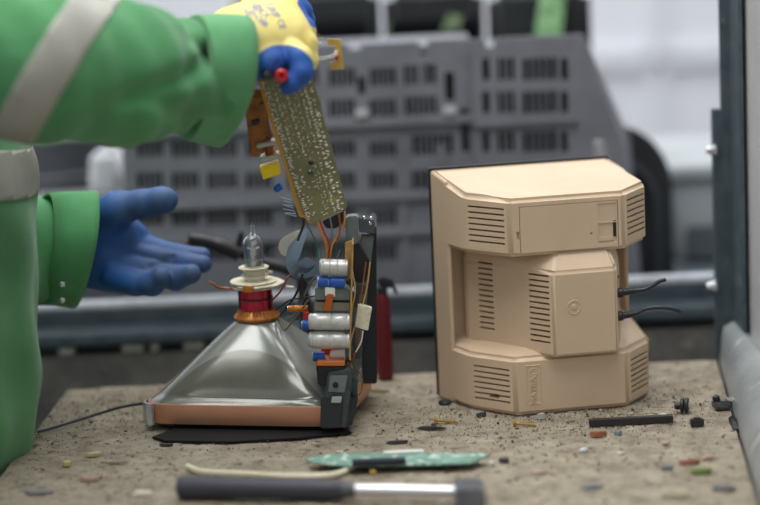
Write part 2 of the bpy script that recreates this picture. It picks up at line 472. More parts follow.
mb.hull([(xR1, YC - .015, zT), (xR1, YC - .009, zT), (xs_, YC - .015, zT), (xs_, YC + .1, zT - .01), (xe, YC - .015, hz(620, 150)), (xe + .02, YC + .1, hz(620, 150)),
         (xR1, YC - .015, RBZ), (xR1, YC - .009, RBZ), (xe + .02, YC - .015, RBZ), (xe + .03, YC + .1, RBZ)])
mb.box(((xR0 + xs_) / 2, YC + .05, zT - .016), (xs_ - xR0, .12, .006))
mb.box(((xR0 + xR1) / 2, YC - .018, hz(520, 121)), (xR1 - xR0, .006, .008), bev=.002)
mb.build('front_shell', COVER, h2)
mb = MB(); mb.box(((xR0 + xR1) / 2, YC + .02, .2), (xR1 - xR0, .006, .34)); mb.build('vent_shade_sheet', COVERD, h2)  # same dark sheet for the shade behind these vents

# dark scrap heap standing behind the housings
def at(px, py, d): return P(px, py, d)
DK = mat('matt_black_casing', (30, 32, 36), .6, 0, (44, 48, 50), 12)
def rear_box(name, px0, px1, pytop, y, dep, mt, label, cat, bev=.02, kind=None):
    a_ = P(px0, pytop, y); b_ = P(px1, pytop, y); z1 = (a_.z + b_.z) / 2
    e = empty(name, ((a_.x + b_.x) / 2, y, RBZ), label, cat)
    X0, X1 = a_.x, b_.x; xm = (X0 + X1) / 2
    mb = MB()
    mb.hull([(X0, y, RBZ), (X1, y, RBZ), (X0, y, z1), (X1, y, z1), (X0 + (X1 - X0) * .14, y + dep, z1 - .05), (X1 - (X1 - X0) * .14, y + dep, z1 - .05), (X0 + (X1 - X0) * .14, y + dep, RBZ), (X1 - (X1 - X0) * .14, y + dep, RBZ)], bev, 3)
    mb.build('casing', mt, e)
    return e, X0, X1, z1
def lean_board(px0, px1, py0, py1, y, mt, par):
    a_ = P(px0, py0, y); b_ = P(px1, py1, y)
    mb = MB(); mb.hull([(a_.x + .012, y, a_.z), (b_.x, y, a_.z - .004), (a_.x, y - .02, b_.z), (b_.x - .008, y - .02, b_.z), (a_.x + .012, y + .003, a_.z), (b_.x, y + .003, a_.z - .004), (a_.x, y - .017, b_.z), (b_.x - .008, y - .017, b_.z)])
    return mb.build('exposed_board', mt, par)
e, X0, X1, z1 = rear_box('black_television', 226, 380, -14, 3.52, .3, DK, 'black television casing behind the yellow-backed glove', 'television')
mb = MB(); mb.box(((X0 + X1) / 2, 3.516, z1 - .1), (.18, .01, .10), bev=.003); mb.build('screen', mat('dark_screen', (16, 18, 22), .15), e)
e, X0, X1, z1 = rear_box('black_television', 382, 484, -16, 3.52, .3, DK, 'black television casing behind the middle of the grey grilles', 'television')
mb = MB(); mb.box(((X0 + X1) / 2, 3.516, z1 - .1), (.13, .01, .10), bev=.003); mb.build('screen', mat('dark_screen', (16, 18, 22), .15), e)
GB2 = mat('dull_olive_board', (56, 74, 50), .7, 0, (80, 98, 66), 50)
lean_board(440, 464, 14, 28, 3.516, GB2, e)
lean_board(382, 392, 20, 36, 3.516, GB2, e)
e, X0, X1, z1 = rear_box('black_television', 486, 592, -16, 3.52, .3, DK, 'black television casing with a green board leaning at its top right', 'television')
GB = mat('green_mottled_board', (70, 122, 74), .6, 0, (150, 190, 140), 60)
lean_board(532, 566, -4, 34, 3.516, GB, e)
GB2 = mat('dull_olive_board', (56, 74, 50), .7, 0, (80, 98, 66), 50)

# black rounded casing right of the housings and the pale bin beside it
e = empty('round_black_casing', (.3, 3.42, RBZ), 'black round-shouldered casing standing behind the right side of the beige monitor', 'casing')
yb = 3.385; xc = P(614, 200, yb).x; rr = P(672, 200, yb).x - xc; zc = P(612, 190, yb).z
mb = MB(); prof = []
ring0 = [(xc + rr * math.cos(a), zc + rr * 1.12 * math.sin(a)) for a in np.linspace(0, math.pi, 24)]
ring0 = [(xc + rr, RBZ)] + ring0 + [(xc - rr, RBZ)]
mb.loft([[Vector((x, yb, z)) for x, z in ring0], [Vector((xc + (x - xc) * .97, yb + .04, RBZ + (z - RBZ) * .98)) for x, z in ring0], [Vector((xc + (x - xc) * .8, yb + .12, RBZ + (z - RBZ) * .85)) for x, z in ring0]])
mb.build('shell', DK, e)
mb = MB(); ri = [Vector((xc + (x - xc) * .72, yb - .004, RBZ + (z - RBZ) * .78)) for x, z in ring0]; mb.tube(ri, .006, 8)
mb.build('moulded_ridge', mat('charcoal_plastic_ridge', (58, 62, 70), .5), e)
BINM = mat('pale_grey_bin', (172, 178, 180), .6, 0, (158, 164, 168), 8)
e = empty('grey_bin', (.55, 3.6, RBZ), 'pale grey plastic bin behind the right-hand steel post', 'bin')
xa_, xb_ = P(671, 200, 3.5).x, P(790, 200, 3.5).x; zt = P(700, 166, 3.5).z
mb = MB()
for z0, z1, g in ((RBZ, zt - .02, 0), (zt - .02, zt, .008)):
    mb.hull([(xa_ - g + (.012 if z0 == RBZ else 0), 3.5 - g, z0), (xb_ + g, 3.5 - g, z0), (xa_ - g, 3.5 - g, z1), (xb_ + g, 3.5 - g, z1), (xa_ - g, 3.8 + g, z0), (xb_ + g, 3.8 + g, z0), (xa_ - g, 3.8 + g, z1), (xb_ + g, 3.8 + g, z1)], .004)
mb.build('tub', BINM, e)
mb = MB(); mb.box(((xa_ + xb_) / 2, 3.488, .05), (xb_ - xa_ - .04, .01, .05), bev=.003); mb.build('label_holder', mat('dark_label_holder', (86, 92, 98), .6), e)
# small grey spout above the monitor's right shoulder
c0 = P(603, 172, 3.2); c1 = P(598, 141, 3.2)
mb = MB(); mb.tube([(c0.x + .003, 3.2, .078), (c0.x + .002, 3.2, c0.z - .03), (c0.x, 3.2, c0.z), (c1.x, 3.2, c1.z)], [.013, .013, .012, .007], 14)
tag(mb.build('grey_tube', mat('light_grey_tube', (150, 152, 150), .5)), 'short tapered light grey tube showing above the top edge of the beige monitor', 'tube')

# left background: grey drum and white sack behind the outstretched arm
e = empty('grey_drum', (-.42, 3.7, RBZ), 'blurred dark grey drum behind the worker\'s open hand', 'drum')
mb = MB(); c = P(70, 200, 3.8); zt = P(70, 128, 3.8).z
mb.lathe([(.13, 0), (.13, .05), (.134, .055), (.13, .06), (.13, zt * .6), (.134, zt * .62), (.13, zt * .64), (.13, zt - RBZ), (.12, zt - RBZ)], (c.x - .05, 3.8, RBZ), n=40)
mb.build('body', mat('drum_grey', (78, 80, 86), .55, .2, (98, 100, 104), 6), e)
WS = mat('white_sack', (214, 216, 220), .7, 0, (198, 202, 208), 12)
mb = MB(); a_ = P(82, 190, 3.42); b_ = P(122, 150, 3.42)
mb.hull([(a_.x, 3.42, RBZ), (b_.x - .02, 3.42, RBZ), (a_.x + .012, 3.42, b_.z), (b_.x, 3.42, b_.z + .004), (a_.x, 3.52, RBZ), (b_.x, 3.52, RBZ), (a_.x + .02, 3.5, b_.z), (b_.x, 3.5, b_.z)], .012, 3)
tag(mb.build('white_sack', WS), 'small white sack standing behind the thumb of the open glove', 'sack')
mb = MB(); a_ = P(20, 240, 3.32); b_ = P(120, 196, 3.32)
mb.hull([(a_.x, 3.32, RBZ), (b_.x, 3.32, RBZ), (a_.x, 3.32, b_.z), (b_.x, 3.32, b_.z - .004), (a_.x, 3.40, RBZ), (b_.x, 3.40, RBZ), (a_.x, 3.4, b_.z), (b_.x, 3.40, b_.z)], .008, 3)
tag(mb.build('dark_crate', mat('charcoal_crate', (74, 76, 82), .6, 0, (92, 94, 98), 20)), 'dark grey crate wall behind the blue open glove', 'crate')

# red canister with black trigger standing behind the glass tube
e = empty('red_canister', P(383, 368, 2.97), 'narrow red canister with black top standing behind the tube chassis', 'canister')
c = Pz(383, 370, 0.0); c = Vector((P(383.5, 330, 2.95).x, 2.95, 0))
zt = P(383, 292, 2.95).z
mb = MB(); mb.lathe([(.0098, .0), (.0102, .004), (.0102, zt - .01), (.007, zt - .002)], c, n=20); mb.build('can', mat('dull_red_enamel', (104, 22, 28), .5, 0, (86, 16, 22), 30), e)
mb = MB(); mb.lathe([(.0072, 0), (.0072, .008), (.004, .010)], c + Vector((0, 0, zt - .002)), n=16); mb.box(c + Vector((.006, 0, zt + .012)), (.022, .011, .011), Matrix.Rotation(.35, 3, 'Y'), .003); mb.box(c + Vector((.016, 0, zt + .004)), (.004, .008, .014), Matrix.Rotation(-.4, 3, 'Y'), .001)
mb.build('trigger_cap', BLACK, e)

# ------------------------------------------------------------------ beige monitor
Cx, Cy = .1530, 2.740
mon = empty('computer_monitor', (Cx, Cy, 0), 'beige computer monitor seen from behind, standing on the workbench', 'monitor', rz=math.radians(9))
mon.scale = (.99, .99, 1.044); bpy.context.view_layer.update()
A = (-.071, .122); B = (-.045, .050); Cc = (0, 0); D = (.14, 0); E = (.180, .048); Fq = (.152, .122)
N1 = (-.0586, .0877); N2 = (.167, .0877)
def pr(poly, z0, z1, zt=None): return [(p[0], p[1], z0) for p in poly] + [(p[0], p[1], (zt[i] if zt else z1)) for i, p in enumerate(poly)]
def slots(p, q, t0, t1, zs, hh=.0021, deep=.012, into=None, tilt=0, outn=None):
    """horizontal slot cutters on the vertical face p->q (plan)"""
    p = Vector((p[0], p[1], 0)); q = Vector((q[0], q[1], 0)); d = (q - p); L_ = d.length; d.normalize()
    nrm = Vector((d.y, -d.x, 0))
    mb = MB(); rot = Matrix((d, -nrm, Vector((0, 0, 1)))).transposed()
    for z in zs:
        c = p + d * L_ * (t0 + t1) / 2 + Vector((0, 0, z))
        mb.box(c, (L_ * (t1 - t0), deep * 2, hh), rot)
    return mb.mesh()
zs7 = [.2385 - i * .0066 for i in range(7)]
zl7 = [.0525 - i * .0063 for i in range(7)]
up = MB().hull(pr([A, B, Cc, D, E, Fq], .184, .25, [.270, .251, .250, .250, .251, .270]), .0045, 3).mesh()
cut = MB()
for f in (slots(B, Cc, .09, .88, zs7), slots(D, E, .12, .90, zs7)):
    cut.bm.from_mesh(f)
cut.box((.0719, 0, .214), (.1203, .007, .054))
cut.box((.0095, 0, .2085), (.0035, .006, .009))
up = boolean(up, cut.mesh())
lo_ = MB().hull(pr([A, B, Cc, D, E, Fq], 0, .067, [.068, .067, .067, .067, .067, .110]), .0045, 3).mesh()
cut = MB()
for f in (slots(B, Cc, .09, .88, zl7), slots(D, E, .12, .90, zl7)): cut.bm.from_mesh(f)
dd = Vector((.045, -.05, 0)).normalized()
cut.box(Vector((B[0], B[1], 0)) + dd * .036 + Vector((0, 0, .0198)), (.015, .03, .0052), Matrix((dd, Vector((.05, .045, 0)).normalized(), Vector((0, 0, 1)))).transposed())
lo_ = boolean(lo_, cut.mesh(), True)
P1 = (-.037, .0955); P2 = (.047, -.012); P3 = (.125, -.012); P4 = (.141, .035); P5 = (.141, .1)
bl = MB().hull(pr([P1, (-.037, .11), P2, P3, P4, P5, (.141, .11)], .0675, .165) + [(-.034, .0985, .187), (.057, .005, .187), (.119, .005, .187), (.136, .037, .187), (.136, .1, .187), (-.027, .11, .187)], .0028, 3).mesh()
z12 = [.166 - i * .0064 for i in range(13)]; z13 = [.1605 - i * .0064 for i in range(13)]
cut = MB()
for f in (slots(P1, P2, .15, .32, z12, .0023), slots(P1, P2, .73, .955, z13, .0023)): cut.bm.from_mesh(f)
bl = boolean(bl, cut.mesh())
fr = MB()
fr.hull(pr([A, N1, (-.0545, .0877), (-.066, .122)], .0, .262, [.270, .2605, .2605, .270]), .0012)
fr.hull(pr([Fq, N2, (.163, .0877), (.148, .122)], .0, .262, [.270, .2605, .2605, .270]), .0012)
fr.hull(pr([A, (-.068, .117), (.150, .117), Fq], .0, .27), .0012)
fr.hull(pr([E, (.176, .052), (.150, .115), Fq], .05, .1, [.067, .067, .110, .110]), .001)
body = join_meshes([up, lo_, bl, fr.mesh()])
obj_from('cabinet', body, BEIGE, mon, local=True); 
# hatch door in the upper rear face
dm = MB().box((.0719, .0014, .214), (.1190, .0034, .0528), bev=.0005).mesh()
cut = MB(); cut.box((.1185, 0, .2275), (.0225, .0014, .0215)); cut.box((.1185, 0, .2045), (.0225, .0022, .0225)); cut.box((.0985, 0, .205), (.0022, .004, .0022))
dm = boolean(dm, cut.mesh())
obj_from('hatch_door', dm, BEIGE, mon, local=True)
mb = MB(); mb.box((.1275, .0020, .2085), (.0036, .003, .0185)); mb.build('hatch_slot_shade', BLACK, mon, local=True)  # black box stands in for the dark of a deep slot
mb = MB(); mb.box((.1165, .0006, .1975), (.0185, .002, .005), bev=.0006); mb.build('hatch_grip', BEIGE, mon, local=True)
# emblem ring on the block and lettering on the lower rear
mb = MB(); rc = Vector((.072, -.0122, .124))
mb.tube([rc + Vector((.0078 * math.cos(a), 0, .0078 * math.sin(a))) for a in np.linspace(0, 2 * math.pi, 33)], .0006, 6, cap=False)
mb.lathe([(.0032, 0), (.0028, .0008), (.0012, .001)], rc, (0, -1, 0), 16)
mb.build('moulded_ring', BEIGE, mon, local=True)
mb = MB(); x0_, x1_, z0_, z1_ = .014, .031, .0125, .0575
for a_, b_ in (((x0_, z0_), (x1_, z0_)), ((x1_, z0_), (x1_, z1_)), ((x1_, z1_), (x0_, z1_)), ((x0_, z1_), (x0_, z0_))):
    mb.tube([(a_[0], -.0001, a_[1]), (b_[0], -.0001, b_[1])], .0006, 6)
lc = Vector((.0225, -.0001, .0495))
mb.tube([lc + Vector((.0048 * math.cos(a), 0, .0048 * math.sin(a))) for a in np.linspace(.6, 2 * math.pi - .1, 24)], .0006, 6)
mb.tube([lc + Vector((.0022 * math.cos(a), 0, .0022 * math.sin(a))) for a in np.linspace(-2, 2, 12)], .0006, 6)
tm = text_mesh('MATRA', .0098, .0010)
tm.transform(Matrix.Translation((.0225, -.0001, .0285)) @ Matrix.Rotation(math.pi / 2, 4, 'X') @ Matrix.Rotation(math.pi / 2, 4, 'Z'))
mb.bm.from_mesh(tm)
mb.build('embossed_lettering', BEIGE, mon, local=True)
mb = MB(); mb.hull(pr([(A[0] - .002, .1222), (A[0] - .001, .131), (.155, .131), (.154, .1222)], .001, .2725), .001); mb.build('front_bezel', BLACK, mon, local=True)
for x, y in ((-.058, .108), (.135, .108)):
    mb = MB(); mb.lathe([(.008, .0005), (.0085, .002), (.007, .004)], (x - .012, y - .02, -.0008), n=16); mb.build('foot', RUBBER, mon, local=True)
# cut cables leaving plugs on the right side of the block
for pts, r0 in (([(618, 293), (628, 292.5), (636, 290.5), (644, 289.5), (652, 286), (660, 281), (666, 279.5)], 0), ([(618, 316.5), (628, 316), (636, 313.5), (645, 309), (657, 307.5), (668, 308), (676, 309.5), (681, 312)], 0)):
    q = [P(x, y, 2.76) for x, y in pts]
    mb = MB(); a_ = q[0]; mb.lathe([(.0055, 0), (.0058, .002), (.0058, .006), (.0042, .0075), (.0042, .012), (.003, .022)], a_ - Vector((.001, 0, 0)), (q[2] - q[0]), 18); mb.build('plug', RUBBER, mon)
    mb = MB(); mb.tube(spline(q[1:], 6), .0024, 10); mb.build('cable', mat('black_cable', (38, 44, 56), .3), mon)
mb = MB()
mb.box((.1335, .012, .150), (.001, .002, .003)); mb.build('screw_hole', BLACK, mon, local=True)

# ------------------------------------------------------------------ picture tube lying face down
crt = empty('picture_tube', (-.150, 2.835, 0), 'bare picture tube face down on the bench with copper band and red coil neck', 'picture tube')
YW = math.radians(-13.5); e1 = Vector((math.cos(YW), math.sin(YW), 0)); e2 = Vector((-math.sin(YW), math.cos(YW), 0))
CC = Vector((-.152, 2.815, 0))
def T(x, y, z): return CC + e1 * x + e2 * y + Vector((0, 0, z))
def rrect(hw, hd, n_exp, z, n=96, dx=0):
    out = []
    for j in range(n):
        a = 2 * math.pi * (j + .5) / n; c, s_ = math.cos(a), math.sin(a)
        k = (abs(c) ** n_exp + abs(s_) ** n_exp) ** (-1 / n_exp)
        out.append(T(hw * k * c + dx, hd * k * s_, z))
    return out
HW, HD = .1205, .0945
GLASSD = mat('blackened_tube_face', (22, 24, 26), .12, 0, coat=.6)
mb = MB(); mb.loft([rrect(HW * .55, HD * .55, 3, .0005), rrect(HW * .85, HD * .85, 5, .0018), rrect(HW * .985, HD * .985, 8, .006), rrect(HW * .99, HD * .99, 9, .0085)])
mb.build('screen_face', GLASSD, crt)
mb = MB(); mb.loft([rrect(HW, HD, 10, .0085), rrect(HW * 1.004, HD * 1.004, 10, .0095), rrect(HW * 1.004, HD * 1.004, 10, .0315), rrect(HW, HD, 10, .0325)])
mb.build('copper_band', COPPER, crt)
mb = MB()
for sx, sy in ((-1, -1),):
    p = [T(-HW * 1.012, -HD * .80, 0), T(-HW * 1.008, -HD * .93, 0), T(-HW * .955, -HD * 1.012, 0), T(-HW * .90, -HD * 1.016, 0)]
    mb.loft([[v + Vector((0, 0, z)) for v in p] + [v * 1 + e1 * .002 + e2 * .003 + Vector((0, 0, z)) for v in p[::-1]] for z in (.0075, .0335)])
mb.build('foil_corner', mat('silver_foil', (222, 224, 226), .3, .7, (190, 192, 196), 60, .3, 200), crt)
def coated_funnel():
    m = mat('grey_graphite_coating', (108, 109, 101), .2, .3, (122, 122, 112), 10, .05, 60, coat=.3)
    N = m.node_tree.nodes; L = m.node_tree.links; b = N['Principled BSDF']
    src = b.inputs['Base Color'].links[0].from_socket
    tc = N.new('ShaderNodeTexCoord'); sub = N.new('ShaderNodeVectorMath'); sub.operation = 'SUBTRACT'; sub.inputs[1].default_value = CC
    L.new(tc.outputs['Object'], sub.inputs[0])
    dt = N.new('ShaderNodeVectorMath'); dt.operation = 'DOT_PRODUCT'; dt.inputs[1].default_value = e1; L.new(sub.outputs[0], dt.inputs[0])
    sp = N.new('ShaderNodeSeparateXYZ'); L.new(sub.outputs[0], sp.inputs[0])
    sq = N.new('ShaderNodeMath'); sq.operation = 'MULTIPLY'; L.new(dt.outputs['Value'], sq.inputs[0]); L.new(dt.outputs['Value'], sq.inputs[1])
    ma = N.new('ShaderNodeMath'); ma.operation = 'MULTIPLY_ADD'; ma.inputs[1].default_value = 5.5; L.new(sq.outputs[0], ma.inputs[0]); L.new(sp.outputs['Z'], ma.inputs[2])
    mr = N.new('ShaderNodeMapRange'); mr.inputs['From Min'].default_value = .0885; mr.inputs['From Max'].default_value = .0905; L.new(ma.outputs[0], mr.inputs['Value'])
    mx = N.new('ShaderNodeMix'); mx.data_type = 'RGBA'; L.new(mr.outputs['Result'], mx.inputs['Factor']); L.new(src, mx.inputs[6]); mx.inputs[7].default_value = lin((150, 153, 148))
    L.new(mx.outputs[2], b.inputs['Base Color']); return m
AQ = coated_funnel(); _unused = lambda: mat('grey_graphite_coating', (120, 122, 116), .3, .25, (138, 140, 130), 10, .06, 60, coat=.25, spots=((160, 158, 140), 70, .72))
rings = []
for t in np.linspace(0, 1, 34):
    if t < .12:
        u_ = t / .12; zz = .0325 + .0065 * u_; k = 1 - .085 * u_ ** 1.2; hw = HW * .985 * k; hd = HD * .985 * k; ex = 8 - 2.4 * u_
    else:
        u_ = (t - .12) / .88; zz = .039 + (.1175 - .039) * u_; k = 1 - u_
        hw = .0225 + (HW * .985 * .915 - .0225) * (k ** .93); hd = .0225 + (HD * .985 * .915 - .0225) * (1 - u_ ** 1.25)
        ex = 2 + 3.8 * k ** .55
    rings.append(rrect(hw, hd, ex, zz))
mb = MB(); mb.loft(rings); mb.build('funnel', AQ, crt)
T_ = T
def T(x, y, z): return T_(x, y, z + .009)
# clear glass shoulder below the coil
mb = MB(); mb.lathe([(.0275, 0), (.0282, .0025), (.0268, .0045), (.0235, .008), (.0215, .0105)], T(0, 0, .1085), n=40); mb.build('coil_flange', ORANGE, crt)
mb = MB()
for k in range(34):
    a = 2 * math.pi * k / 34; mb.tube([T(.0255 * math.cos(a), .0255 * math.sin(a), .1130), T(.0205 * math.cos(a), .0205 * math.sin(a), .1205)], .0009, 6)
mb.build('flange_winding', COPPERW, crt)
mb = MB(); rings = []
for zz in np.linspace(.1185, .1465, 10):
    rings.append([T((.0188 + .0006 * math.cos(j * 5 * math.pi)) * math.cos(2 * math.pi * j / 60) * (1 + .02 * ((j // 2) % 2)), .0188 * math.sin(2 * math.pi * j / 60) * (1 + .02 * ((j // 2) % 2)), zz) for j in range(60)])
mb.loft(rings); mb.build('deflection_coil', REDC, crt)
mb = MB(); mb.tube([T(.0198 * math.cos(a), .0198 * math.sin(a), .1335) for a in np.linspace(0, 2 * math.pi, 40)], .0011, 6); mb.build('coil_tie', BLACK, crt)
for a in (200, 340, 90):
    a = math.radians(a); mb = MB(); mb.box(T(.0196 * math.cos(a), .0196 * math.sin(a), .132), (.0035, .0035, .030), Matrix.Rotation(a + YW, 3, 'Z'), .0008); mb.build('coil_clip', BLACK, crt)
for z, r, h, mt, dx in ((.1470, .0295, .0022, CREAM, .001), (.1500, .0325, .0022, CREAM, .004), (.1530, .0285, .0018, CREAM, -.002), (.1600, .0165, .0016, CREAM, 0), (.1665, .0150, .0014, CREAM, .001), (.1700, .0185, .0012, CREAM, -.001)):
    mb = MB(); mb.lathe([(r * .98, 0), (r, h * .3), (r, h * .7), (r * .98, h)], T(dx, 0, z), n=8 if z == .15 else 36); mb.build('magnet_ring', mt, crt)
mb = MB(); mb.lathe([(.0125, 0), (.0125, .018)], T(0, 0, .1545), n=30); mb.build('ring_sleeve', mat('translucent_sleeve', (225, 222, 205), .3), crt)
mb = MB(); mb.box(T(.0, -.030, .1500), (.013, .006, .0075), Matrix.Rotation(YW, 3, 'Z'), .0012); mb.build('amber_tab', ORANGE, crt)
for k, (px, py) in enumerate(((248, 275), (262, 279), (255, 269), (270, 272))):
    c = P(px, py, 2.82); mb = MB(); mb.box(c, (.006, .004, .003), Matrix.Rotation(k, 3, 'Z'), .0006); mb.build('ring_tab', CREAM, crt)
a_ = P(224, 288, 2.81)
mb = MB(); mb.tube([P(233, 289, 2.81), a_, P(219, 288, 2.805), P(214, 284.5, 2.80), P(209, 281.5, 2.80)], [.0014, .0014, .0018, .0016, .001], 8); mb.build('solder_lug', COPPERW, crt)
mb = MB(); mb.tube([P(286, 287, 2.81), P(294, 288, 2.81)], .0022, 8); mb.build('adjusting_stub', CREAM, crt)
GL = mat('clear_glass', (250, 252, 252), .03, 0, trans=1.0, ior=1.45)
mb = MB()
mb.lathe([(.0122, 0), (.0122, .034), (.0112, .0385), (.0075, .0425), (.0040, .0445), (.0033, .050), (.0036, .054), (.0022, .0575), (.0008, .059),
          (.0004, .057), (.0012, .053), (.0012, .047), (.0030, .0435), (.0065, .0408), (.0102, .037), (.0110, .033), (.0110, .001)], T(0, 0, .167), n=36)
mb.build('glass_neck', GL, crt)
mb = MB(); mb.lathe([(.008, 0), (.008, .006), (.0094, .0065), (.0094, .010), (.0068, .0105), (.0068, .016), (.0088, .0165), (.0088, .025), (.0055, .0255), (.004, .033)], T(0, 0, .170), n=24)
for k in range(6):
    a = k * math.pi / 3; mb.tube([T(.0078 * math.cos(a), .0078 * math.sin(a), .169), T(.0074 * math.cos(a), .0074 * math.sin(a), .199)], .0005, 5)
mb.build('electron_gun', SILVER, crt)
T = T_
# faint maker's scribble etched on the funnel: short worn strokes
# ------------------------------------------------------------------ chassis standing against the tube
ch = empty('tube_chassis', P(345, 420, 2.74), 'upright dark grey chassis with silver capacitors fixed at the right side of the picture tube', 'chassis')
ch.location.z = 0; bpy.context.view_layer.update()
def cpart(name, mt, mb, label=None): return mb.build(name, mt, ch, label=label)
def poly(mb, pts, d, th, bev=.0008):
    """prism: outline points (px,py) at distance d, thickness th away from the camera"""
    q = [P(x, y, d) for x, y in pts]
    mb.hull([v for v in q] + [v + Vector((0, th, 0)) for v in q], bev); return mb
mb = MB(); poly(mb, [(346, 217), (358.5, 216), (358, 244), (345.5, 247)], 2.74, .02, .0015); cpart('upper_post', MIDGREY, mb)
mb = MB(); poly(mb, [(358.5, 218), (375, 221), (375, 234), (359, 232)], 2.76, .03); cpart('terminal_block', mat('smoky_plastic', (78, 84, 92), .15, 0, coat=.5), mb)
for px, py in ((364, 218.5), (370, 224), (371, 219)):
    mb = MB(); c = P(px, py, 2.757); mb.lathe([(.0022, 0), (.0022, .002), (.001, .0035)], c, (0, -.5, .8), 10); cpart('terminal_pin', SILVER, mb)
mb = MB(); poly(mb, [(361, 236), (374, 236), (364, 312), (356, 400), (345, 420), (345, 400), (352, 320)], 2.765, .012, .001); cpart('side_rail', MIDGREY, mb)
mb = MB(); poly(mb, [(371, 226), (376.5, 226), (377, 384), (362, 384), (362, 300)], 2.79, .09, .0015); cpart('rear_plate', mat('near_black_panel', (38, 42, 48), .45), mb)
mb = MB(); poly(mb, [(344, 246), (352, 240), (360, 246), (370, 262), (366, 282), (356, 283), (356, 266), (350, 256)], 2.745, .01, .001); cpart('clip_arm', BLACK, mb)
for px, py, w_, h_ in ((362, 290, 9, 9), (355, 300, 8, 14), (350, 283, 8, 9), (351, 338, 9, 16), (357, 352, 8, 14), (349, 362, 9, 10)):
    mb = MB(); poly(mb, [(px - w_ / 2, py - h_ / 2), (px + w_ / 2, py - h_ / 2), (px + w_ / 2 - .5, py + h_ / 2), (px - w_ / 2, py + h_ / 2)], 2.735, .012, .0008); cpart('cable_clamp', DKGREY, mb)
# circuit board edge-on
mb = MB()
b0 = P(352, 244, 2.70); b1 = P(349, 360, 2.70)
mb.hull([b0, b0 + Vector((.0018, 0, 0)), b1, b1 + Vector((.0018, 0, 0)), b0 + Vector((0, .12, 0)), b0 + Vector((.0018, .12, 0)), b1 + Vector((0, .12, 0)), b1 + Vector((.0018, .12, 0))])
cpart('upright_board', mat('tan_board', (196, 160, 96), .5, 0, (160, 124, 70), 60), mb)
mb = MB(); poly(mb, [(345, 243), (353, 240), (352, 262), (349, 281), (345, 280)], 2.715, .003, .0005); cpart('board_tongue', mat('tan_board', (0, 0, 0)), mb)
def cap_h(x0, x1, yc, r, d, mt, bands=(.12, .5, .85), tilt=0, name='capacitor'):
    a_ = P(x0, yc, d); b_ = P(x1, yc + tilt, d); ax = b_ - a_; L_ = ax.length; R_c = r / 890
    pr_ = [(R_c * .82, 0), (R_c * .98, L_ * .03)]
    for b in bands: pr_ += [(R_c, L_ * (b - .02)), (R_c * .93, L_ * b), (R_c, L_ * (b + .02))]
    pr_ += [(R_c, L_ * .97), (R_c * .86, L_)]
    mb = MB(); mb.lathe(pr_, a_, ax, 28)
    o = cpart(name, mt, mb)
    mb = MB(); mb.lathe([(R_c * .80, 0), (R_c * .78, .0008)], a_ - ax.normalized() * .0006, ax, 24); mb.build('end_cap', SILVER, o)
    return o
cap_h(320, 348, 266.8, 8.4, 2.712, ALUCAP, (.1, .35, .62, .9), 1.0)
cap_h(309, 350, 321.3, 8.6, 2.705, ALUCAP, (.08, .55, .9), .5)
cap_h(309, 350, 340, 8.9, 2.705, ALUCAP, (.08, .5, .9), .3)
o = cap_h(318, 328, 281.5, 6, 2.712, BLUEP, (.8,), 0, 'blue_capacitor')
o = cap_h(328.5, 345, 282, 6, 2.712, BLUEP, (.1,), .3, 'blue_capacitor')
mb = MB(); poly(mb, [(315, 288), (350, 289), (350.5, 300.5), (315, 300)], 2.71, .03, .001); cpart('grey_relay', MIDGREY, mb)
mb = MB(); poly(mb, [(314.5, 302), (350, 303), (350, 311), (314, 311)], 2.71, .028, .0008); cpart('smoked_relay', mat('smoked_relay_case', (120, 112, 98), .15, 0, coat=.6), mb)
mb = MB(); poly(mb, [(325, 287.5), (335, 288), (335, 297), (325, 296)], 2.7065, .003, .0005); cpart('white_sticker', WHITEP, mb)
mb = MB(); poly(mb, [(327, 294), (334, 294.5), (331, 311), (323, 311)], 2.7055, .004, .0008); cpart('amber_strap', mat('amber_strap', (178, 90, 28), .3), mb)
mb = MB(); poly(mb, [(349, 330), (349, 345), (347, 360), (345, 360), (345, 330)], 2.70, .01); cpart('board_bracket', DKGREY, mb)
cap_h(302, 310, 325, 5.5, 2.735, BLUEP, (.5,), 0, 'blue_capacitor')
cap_h(313, 325, 356.5, 5.2, 2.715, BLUEP, (.3,), 0, 'blue_capacitor')
mb = MB(); poly(mb, [(303, 313), (309, 313), (309, 322), (303, 322)], 2.735, .01, .001); cpart('red_component', REDP, mb)
mb = MB(); poly(mb, [(321, 349), (346, 349), (346, 362), (321, 362)], 2.735, .02, .001); cpart('orange_red_block', mat('orange_red_block', (206, 62, 30), .4), mb)
mb = MB(); poly(mb, [(330, 352), (347, 351), (347, 360), (330, 360)], 2.712, .01, .001); cpart('silver_bracket', SILVER, mb)
cap_h(288, 308, 308.5, 3.6, 2.75, ORANGE, (.3, .7), 0, 'amber_resistor')
mb = MB(); poly(mb, [(316, 366), (345, 366), (345, 388), (318, 386)], 2.695, .05, .0015); cpart('transformer_block', BLACK, mb)
mb = MB(); q = [P(316.5, 366, 2.695), P(345, 366, 2.695)]; mb.hull([q[0], q[1], q[0] + Vector((0, .05, 0)), q[1] + Vector((0, .05, 0)), q[0] + Vector((.001, 0, .0045)), q[1] + Vector((0, 0, .0045)), q[0] + Vector((.001, .05, .0045)), q[1] + Vector((0, .05, .0045))], .0006); cpart('transformer_lid', mat('orange_brown_lid', (196, 112, 50), .5), mb)
